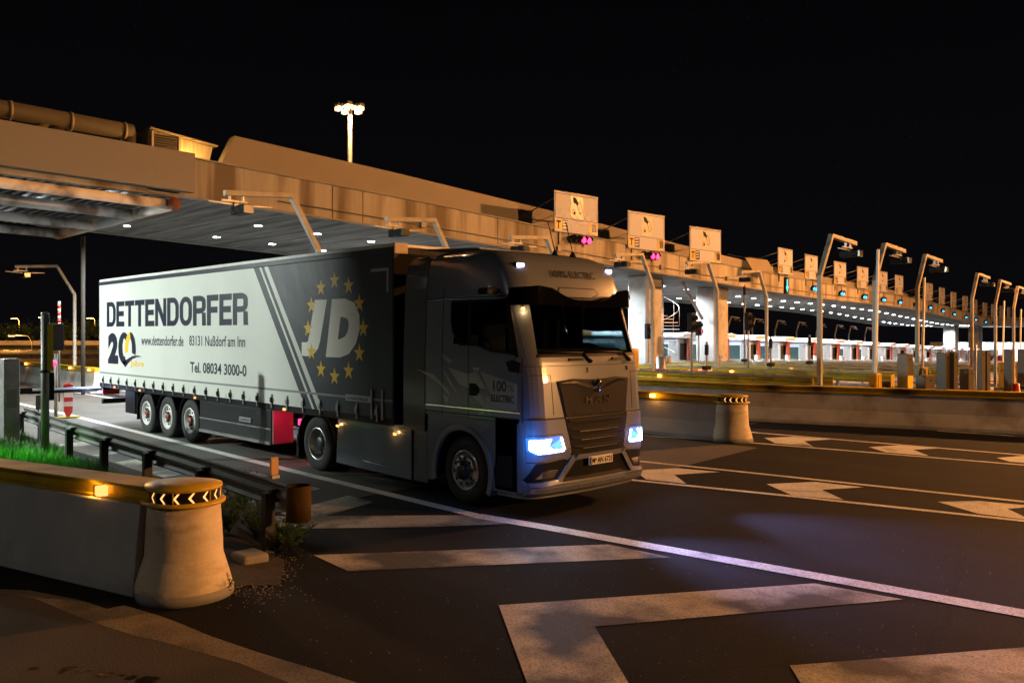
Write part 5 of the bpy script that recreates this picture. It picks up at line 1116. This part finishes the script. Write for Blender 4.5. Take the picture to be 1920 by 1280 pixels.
# ------------------------------------------------------------ lane signs and signals on the canopy
def sign(w_=2.9, h=1.75):
    t = thing('lane_sign', 'sign', 'sign', (0, 0, 0), group='lane signs above the canopy')
    bd = MB().box(-.05, .0, -w_ / 2, w_ / 2, 0, h).build('board', SIGNW, t, bevel=.01)
    MB().box(-.06, .01, -w_ / 2 - .02, w_ / 2 + .02, h, h + .04).build('top_frame', GREYP, t)
    f = MB(); 
    for a in ((-w_ / 2 + .05, w_ / 2 - .05, h - .07, h - .05), (-w_ / 2 + .05, w_ / 2 - .05, .60, .62), (-w_ / 2 + .05, -w_ / 2 + .07, .6, h - .05), (w_ / 2 - .07, w_ / 2 - .05, .6, h - .05)): f.box(.0005, .004, *a)
    f.build('border', LETTD, bd)
    MB().box(.0005, .004, -w_ / 2 + .04, -w_ / 2 + .48, .08, .55).build('yellow_patch', YELB, bd); MB().box(.0042, .008, -w_ / 2 + .23, -w_ / 2 + .30, .14, .48).box(.0042, .008, -w_ / 2 + .13, -w_ / 2 + .4, .42, .49).build('letter', LETTD, bd)
    MB().box(.0005, .004, -w_ / 2 + .5, -w_ / 2 + .88, .08, .55).build('blue_patch', BLUEP, bd)
    ar = MB()
    for k in range(3): ar.prism([(-w_ / 2 + .54, .17 + k * .13), (-w_ / 2 + .78, .2 + k * .13), (-w_ / 2 + .84, .24 + k * .13), (-w_ / 2 + .54, .21 + k * .13)], 'x', .0042, .008)
    ar.build('white_arrow', WHITEP, bd)
    MB().box(.0005, .004, w_ / 2 - .62, w_ / 2 - .06, .08, .58).build('yellow_patch', YELB, bd); MB().box(.0042, .008, w_ / 2 - .42, w_ / 2 - .1, .16, .5).build('blue_square', BLUEP, bd)
    MB().box(.0003, .002, -.38, .42, .68, h - .1).build('pictogram_ground', mat('faded_sign_film', (.5, .46, .4), .4), bd)
    hd = MB().prism([(-.28, h - .14), (-.05, h - .18), (.12, h - .38), (.05, h - .52), (-.08, h - .42), (-.2, h - .4)], 'x', .0025, .006).build('hand', LETTD, bd)
    nt_ = MB()
    c0, c1, c2, c3 = Vector((.0, h - .42)), Vector((.2, h - .32)), Vector((.4, h - .72)), Vector((.2, h - .86))
    for a, c in ((c0, c1), (c1, c2), (c2, c3), (c3, c0)):
        d = (c - a).normalized() * .012; n = Vector((-d.y, d.x)); nt_.prism([tuple(a - n), tuple(c - n), tuple(c + n), tuple(a + n)], 'x', .0025, .005)
    nt_.build('banknote', LETTD, bd); MB().lathe([(.05, .003), (.06, .003), (.06, .005), (.05, .005)], c=(0, .2, h - .6), axis='x', n=16).build('note_disc', LETTD, bd)
    MB().lathe([(.1, .003), (.12, .003), (.12, .006), (.1, .006)], c=(0, -.18, h - .8), axis='x', n=20).build('coin', LETTD, bd); MB().lathe([(0, .003), (.06, .003), (.06, .006), (0, .006)], c=(0, -.16, h - .83), axis='x', n=14).build('coin_core', LETTD, bd)
    for y in (-w_ / 2 + .4, w_ / 2 - .9): MB().box(-.12, -.05, y - .03, y + .03, -.55, h - .1).build('support', GREYP, t)
    for y in (-w_ / 2 + .05, w_ / 2 - .3): MB().cyl((-.05, y, h - .3), (-1.9, y - .1, h - .9), .025, n=8).build('stay', GREYP, t)
    MB().cyl((-.05, -w_ / 2, .7), (-1.6, -w_ / 2 - .9, .1), .02, n=8).build('stay', GREYP, t)
    return t
sg0 = sign()
sgx = [(17.6, -.12), (22.7, -.2), (27.8, -.2), (37.3, .0), (41.9, .0), (47.4, 0), (52, 0), (56.6, 0), (61.2, 0), (71.3, 0), (76.3, 0), (81.4, 0), (86.6, 0), (91.7, 0), (97.0, 0), (102, 0), (108, 0), (114, 0)]
for k, (s, dz) in enumerate(sgx):
    o = sg0 if k == 0 else copy_tree(sg0); q = onpath(s, .12); zt = path(s)[4]; n = path(s)[2]; wd_ = 1.0 if k < 3 else .8
    o.location = (q.x, q.y, zt + .12 + dz); o.rotation_euler = (0, 0, heading(s)); o.scale = (1, wd_, 1 if k < 3 else .88)
    o['label'] = 'white lane sign with hand-and-banknote pictogram above the canopy, %s from the left' % ORD[k] if k != 1 else 'white lane sign catching a bright glare, second from the left above the canopy'
# tilted dark louvre board between third and fourth signs
q = onpath(32.6, .3); t = thing('sign_back', 'dark tilted board hanging on stays between the third and fourth lane signs', 'sign', (q.x, q.y, path(32.6)[4]))
z = path(32.6)[4]; MB().loft([[(q.x + dx, q.y + a, z + zz) for dx, zz in ((-.05, .62), (.0, .62), (.45, -.1), (.4, -.12))] for a in (-1.2, 1.2)]).build('board', SILL, t)
for a in (-1.1, 1.1): MB().cyl((q.x, q.y + a, z + .6), (q.x - 1.6, q.y + a + .7, z + .95), .02, n=6).build('stay', GREYP, t)
def signal(label, s, mt, n, zoff=-.55, arrow=False):
    p = onpath(s, .0); zt = path(s)[4]; t = thing('lane_signal', label, 'traffic light', (0, 0, 0), group='lane signals on the fascia')
    if arrow:
        MB().box(.02, .14, -.25, .25, -.5, .5).build('signal_box', BLACKP, t, bevel=.02)
        MB().prism([(-.05, .38), (.05, .38), (.05, -.05), (.17, -.05), (0, -.4), (-.17, -.05), (-.05, -.05)], 'x', .142, .15).build('arrow', mt, t)
    else:
        MB().box(.0, .05, -.3 * n / 2, .3 * n / 2, -.06, .06).build('carrier', GREYP, t)
        for k in range(n):
            y = (k - (n - 1) / 2) * .36; h_ = MB().lathe([(0, .05), (.15, .05), (.17, .1), (.17, .2), (.155, .2), (.15, .12), (0, .12)], c=(0, y, 0), axis='x', n=20).build('lamp_housing', BLACKP, t)
            vb = MB().lathe([(.185, .12), (.185, .3), (.175, .3), (.175, .12)], c=(0, y, 0), axis='x', n=14, a0=0, a1=PI).build('visor', BLACKP, t)
            if n == 2 or k >= 2: MB().lathe([(0, .2), (.155, .2), (.155, .215), (.08, .25), (0, .26)], c=(0, y, 0), axis='x', n=20).build('lens', mt, h_)
    t.location = (p.x, p.y, zt + zoff); t.rotation_euler = (0, 0, heading(s)); return t
r1 = signal('row of four round lamps, right two glowing red, below the first lane sign', 17.8, E_RED, 4, -.25); r2 = signal('row of four round lamps, right two glowing red, below the second lane sign', 22.9, E_RED, 4, -.35)
for s, z in ((18.1, -.25), (23.2, -.35)): q = onpath(s, .6); lamp('POINT', (q.x, q.y, path(s)[4] + z), (1, .05, .1), 2.5, .05)
signal('tall black box with glowing green down arrow on the fascia', 37.5, E_GRN, 1, -.55, True)
b0 = signal('pair of cyan lane lamps on the fascia, first from the left', 42.3, E_BLU, 2, -.45)
for k, s in enumerate([47.6, 52.2, 56.6, 61.2, 66.2, 71.3, 76.3, 81.3, 86.5, 91.5, 96.8, 102]):
    o = copy_tree(b0, label='pair of cyan lane lamps on the fascia, %s from the left' % ORD[k + 1]); p = onpath(s, 0); o.location = (p.x, p.y, path(s)[4] - .5); o.rotation_euler = (0, 0, heading(s))
# ------------------------------------------------------------ left side furniture
def at(X, Y): return X, Y
x, y = -21.1, 5.0; t = thing('lane_cabinet', 'tall grey cabinet with red reflection at the left edge beside the grass', 'cabinet', (x, y, .1), group='steel lane cabinets'); MB().box(x - .17, x + .17, y - .16, y + .16, .1, 1.97).build('case', STEEL, t, bevel=.02); MB().box(x - .2, x + .2, y - .19, y + .19, .02, .1).build('plinth', BLACKP, t); MB().box(x + .17, x + .18, y - .1, y + .1, .9, 1.3).build('door', GREYP, t)
x, y = -25.6, 6.1; t = thing('boom_barrier', 'closed boom barrier with black housing and red lamp behind the trailer', 'barrier', (x, y, 0))
MB().box(x - .16, x + .16, y - .2, y + .1, 0, 1.05).build('housing', BLACKP, t, bevel=.02); MB().box(x + .16, x + .18, y - .12, y + .02, .75, .95).build('red_lamp', E_RED, t); MB().box(x - .03, x + .03, y + .1, y + .5, .88, 1.04).build('arm_clamp', BLACKP, t)
MB().box(x - .02, x + .02, y + .5, y + 5.0, .955, 1.01).build('arm', WHITEP, t); MB().box(x - .025, x + .025, y + .4, y + 5.0, .87, .953).build('arm_shield', BLACKP, t)
x, y = -27.3, 8.0; t = thing('lane_marker', 'red and white striped flexible lane marker on a yellow foot', 'marker', (x, y, 0)); MB().loft([[(x - .02, y - a, z), (x + .02, y - a, z), (x + .02, y + a, z), (x - .02, y + a, z)] for a, z in ((.05, .04), (.12, .2), (.13, 1.0))]).build('panel', mat('orange_red_panel', (.42, .025, .015), .5), t, bevel=.01)
for z in (.35, .62): MB().box(x + .021, x + .024, y - .125, y + .125, z, z + .14).build('white_band', WHITEP, t)
MB().lathe([(.13, 0), (.14, 0), (.14, .05), (.13, .05)], c=(x, y, .98), axis='z', n=4).build('cap', REDP, t); MB().box(x - .15, x + .15, y - .3, y + .3, .0, .05).build('foot', YELB, t)
x, y = -18.5, 5.0; t = thing('lane_post', 'grey green steel post standing in the grass at far left', 'post', (x, y, .1)); MB().cyl((x, y, .05), (x, y, 2.9), .075, n=18).build('shaft', GREYP, t); MB().lathe([(.076, 0), (.09, 0), (.09, .05), (.076, .05)], c=(x, y, 1.75), n=18).build('clamp', BLACKP, t); MB().lathe([(0, .0), (.08, 0), (.07, .03), (0, .04)], c=(x, y, 2.9), n=18).build('top_cap', STEEL, t)
MB().box(x + .07, x + .1, y + .02, y + .12, 1.78, 2.7).build('sign_edge', YEL, t); MB().box(x - .04, x + .04, y + .05, y + .16, 1.2, 1.75).build('junction_box', BLACKP, t, bevel=.01)
x, y = -27.6, 7.75; t = thing('signal_box', 'dark signal box on a short post behind the grey green post', 'traffic light', (x, y, 0)); MB().cyl((x, y, 0), (x, y, 1.9), .05).build('post', GREYP, t); MB().box(x - .12, x + .12, y - .17, y + .2, 2.0, 2.8).build('case', BLACKP, t, bevel=.03); MB().lathe([(0, 0), (.09, 0), (.09, .03), (0, .03)], c=(x + .1, y - .1, 1.62), axis='x', n=16).build('red_lens', E_RED, t)
x, y = -34, 9.66; t = thing('clearance_pole', 'thin pole with a red and white banded top behind the signal box', 'post', (x, y, 0)); 
MB().cyl((x, y, 0), (x, y, 2.497), .03, n=10).build('pole', PIPEM, t)
for k in range(9): MB().cyl((x, y, 2.5 + k * .13), (x, y, 2.627 + k * .13), .05, n=10).build('pole_stripe', REDP if k % 2 else WHITEP, t)
lamp('SPOT', (-18.0, 3.2, 2.9), (.15, 1, .1), 1500, .1, None, (0.12, .0, -1), 1.7, .9, name='assumed_green_light')  # green spot added to tint the grass, its source unseen
t = thing('assumed_green_signal', 'assumed green signal head on a short post shining down on the grass outside the left edge', 'traffic light', (-18.5, 3.2, 0)); MB().cyl((-18.5, 3.2, 0), (-18.5, 3.2, 3.0), .05).build('post', GREYP, t); MB().box(-18.6, -18.05, 3.05, 3.35, 2.94, 3.2).build('case', BLACKP, t); MB().lathe([(0, 0), (.1, 0), (.1, .02), (0, .02)], c=(-18.25, 3.2, 2.91), n=16).build('lens', E_GRN, t)  # signal head assumed as the source of that green light, none in view
def street(x, y, h, label, power, flip=1):
    t = thing('street_lamp', label, 'street lamp', (x, y, 0), group='far street lamps'); MB().tube([(x, y, 0), (x, y, h - 1), (x, y - .5 * flip, h - .1), (x, y - 2.0 * flip, h)], .05, 8).build('pole', GREYP, t); hd = MB().box(x - .3, x + .3, y - 2.7 * flip - .2, y - 2.7 * flip + .55, h - .05, h + .12).build('lamp_head', GREYP, t); MB().box(x - .28, x + .28, y - 2.9 * flip, y - 2.2 * flip, h - .2, h - .06).build('lamp_glass', E_SOD, hd)
    lamp('POINT', (x, y - 2.5 * flip, h - .5), (1, .42, .08), power, .25, t)
for px, f, hy, pw, lb in [(36, 330, 597, 60000, 'far street lamp with curved arm at far left'), (88, 340, 595, 50000, 'far street lamp behind the signal box'), (178, 320, 596, 50000, 'far street lamp beside the trailer tail'), (60, 120, 628, 4000, 'low distant orange lamp among dark shrubs')]:
    X, Y = fp(px, f); street(X, Y, CH + (622 - hy) * f / 1600, lb, pw, 1)
# distant highway lines, median wall, shrubs
b = MB()
for f in (88, 100, 118, 140):
    for k in range(14):
        px = -40 + k * 22; X, Y = fp(px, f); X2, Y2 = fp(px + 9, f); b.add([(X, Y, .01), (X2, Y2, .01), (X2 + FWD.x * .4, Y2 + FWD.y * .4, .01), (X + FWD.x * .4, Y + FWD.y * .4, .01)], [(0, 1, 2, 3)])
tag(b.build('highway_line', PAINTW, fix=False), 'dashed lines on the distant orange-lit highway at left', kind='structure')
hp = [fp(-300, 68), fp(500, 68), fp(500, 165), fp(-300, 165)]
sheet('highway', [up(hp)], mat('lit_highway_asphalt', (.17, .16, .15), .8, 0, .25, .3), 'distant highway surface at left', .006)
for f, lb in ((66, 'near steel rail of the distant highway'), (166, 'far low wall of the distant highway')):
    X0, Y0 = fp(-350, f); X1, Y1 = fp(420, f); t = thing('highway_rail', lb, 'guard rail', (X0, Y0, 0)); MB().sweep([(X0, Y0, 0), (X1, Y1, 0)], [(-.1, .0 if f > 100 else .5), (.1, .0 if f > 100 else .5), (.1, .85), (-.1, .85)]).build('beam', STEEL if f < 100 else CONC, t)
    for k in range(8): MB().box(lerp(X0, X1, k / 7) - .05, lerp(X0, X1, k / 7) + .05, lerp(Y0, Y1, k / 7) - .05, lerp(Y0, Y1, k / 7) + .05, 0, .9).build('post', STEEL, t)
def tree(px, f, w_, h, label):
    X, Y = fp(px, f); t = thing('shrub_tree', label, 'tree', (X, Y, 0), group='dark trees beyond the highway'); MB().tube([(X, Y, 0), (X + .2, Y, h * .35), (X, Y + .3, h * .7)], [.22, .16, .06], 8).build('trunk', BLACKP, t)
    b = MB()
    for _ in range(30):
        a, r, hh = random.uniform(0, 2 * PI), random.uniform(0, w_ * .5), random.uniform(.25, .9) * h; c = Vector((X + r * math.cos(a), Y + r * math.sin(a), hh)); cr = random.uniform(.4, 1) * w_ * .22
        for _ in range(45):
            d = Vector((random.gauss(0, 1), random.gauss(0, 1), random.gauss(0, 1))).normalized(); q = c + d * cr * random.uniform(.5, 1.1); e = d.cross(Vector((.3, .2, .9))).normalized() * .16; g = d.cross(e).normalized() * .1
            b.add([q - e, q + g, q + e, q - g], [(0, 1, 2, 3)])
    b.build('crown', GREENL, t, fix=False)
for k, (px, f, w_, h) in enumerate([(-40, 185, 9, 5), (30, 180, 8, 4.2), (85, 188, 9, 5.2), (125, 178, 7, 4.6), (165, 182, 8, 5), (215, 186, 9, 5)]): tree(px, f, w_, h, 'dark rounded tree beyond the distant highway, %s from the left' % ORD[k])
# far station building and red van at the right end of the row
X, Y = fp(1850, 135); t = thing('station_building', 'bright white low station building at the far right end', 'building', (X, Y, gz(Y)))
z = gz(Y); cx, cy = X, Y; MB().loft([[(cx + RGT.x * a, cy + RGT.y * a, zz), (cx + RGT.x * a + FWD.x * 6, cy + RGT.y * a + FWD.y * 6, zz)] + [(cx + RGT.x * c + FWD.x * 6, cy + RGT.y * c + FWD.y * 6, zz), (cx + RGT.x * c, cy + RGT.y * c, zz)] for a, c, zz in ((-6, 14, z), (-6, 14, z + 3.4))]).build('wall', BOOTHW, t)
for k in range(7):
    a = -5 + k * 2.6; MB().add([(cx + RGT.x * u - FWD.x * .02, cy + RGT.y * u - FWD.y * .02, z + h) for u, h in ((a, 1), (a + 1.6, 1), (a + 1.6, 2.3), (a, 2.3))], [(0, 1, 2, 3)]).build('window', BGLASS, t, fix=False)
for k in range(4): X2, Y2 = cx + RGT.x * (-5 + k * 5) - FWD.x * 3, cy + RGT.y * (-5 + k * 5) - FWD.y * 3; lamp('POINT', (X2, Y2, z + 3.6), COOL, 1500, .2, t)
X, Y = fp(1848, 118); z = gz(Y); t = thing('red_van', 'small red van parked before the far white building', 'van', (X, Y, z)); MB().box(X - 2, X + 2, Y - .9, Y + .9, z + .4, z + 1.9).build('body', REDP, t, bevel=.25, seg=3); MB().box(X + .6, X + 1.9, Y - .91, Y + .91, z + 1.15, z + 1.65).build('window', BGLASS, t)
for dx in (-1.3, 1.3):
    for dy in (-.85, .65): MB().cyl((X + dx, Y + dy, z + .33), (X + dx, Y + dy + .2, z + .33), .33, n=20).build('wheel', RUBBER, t)
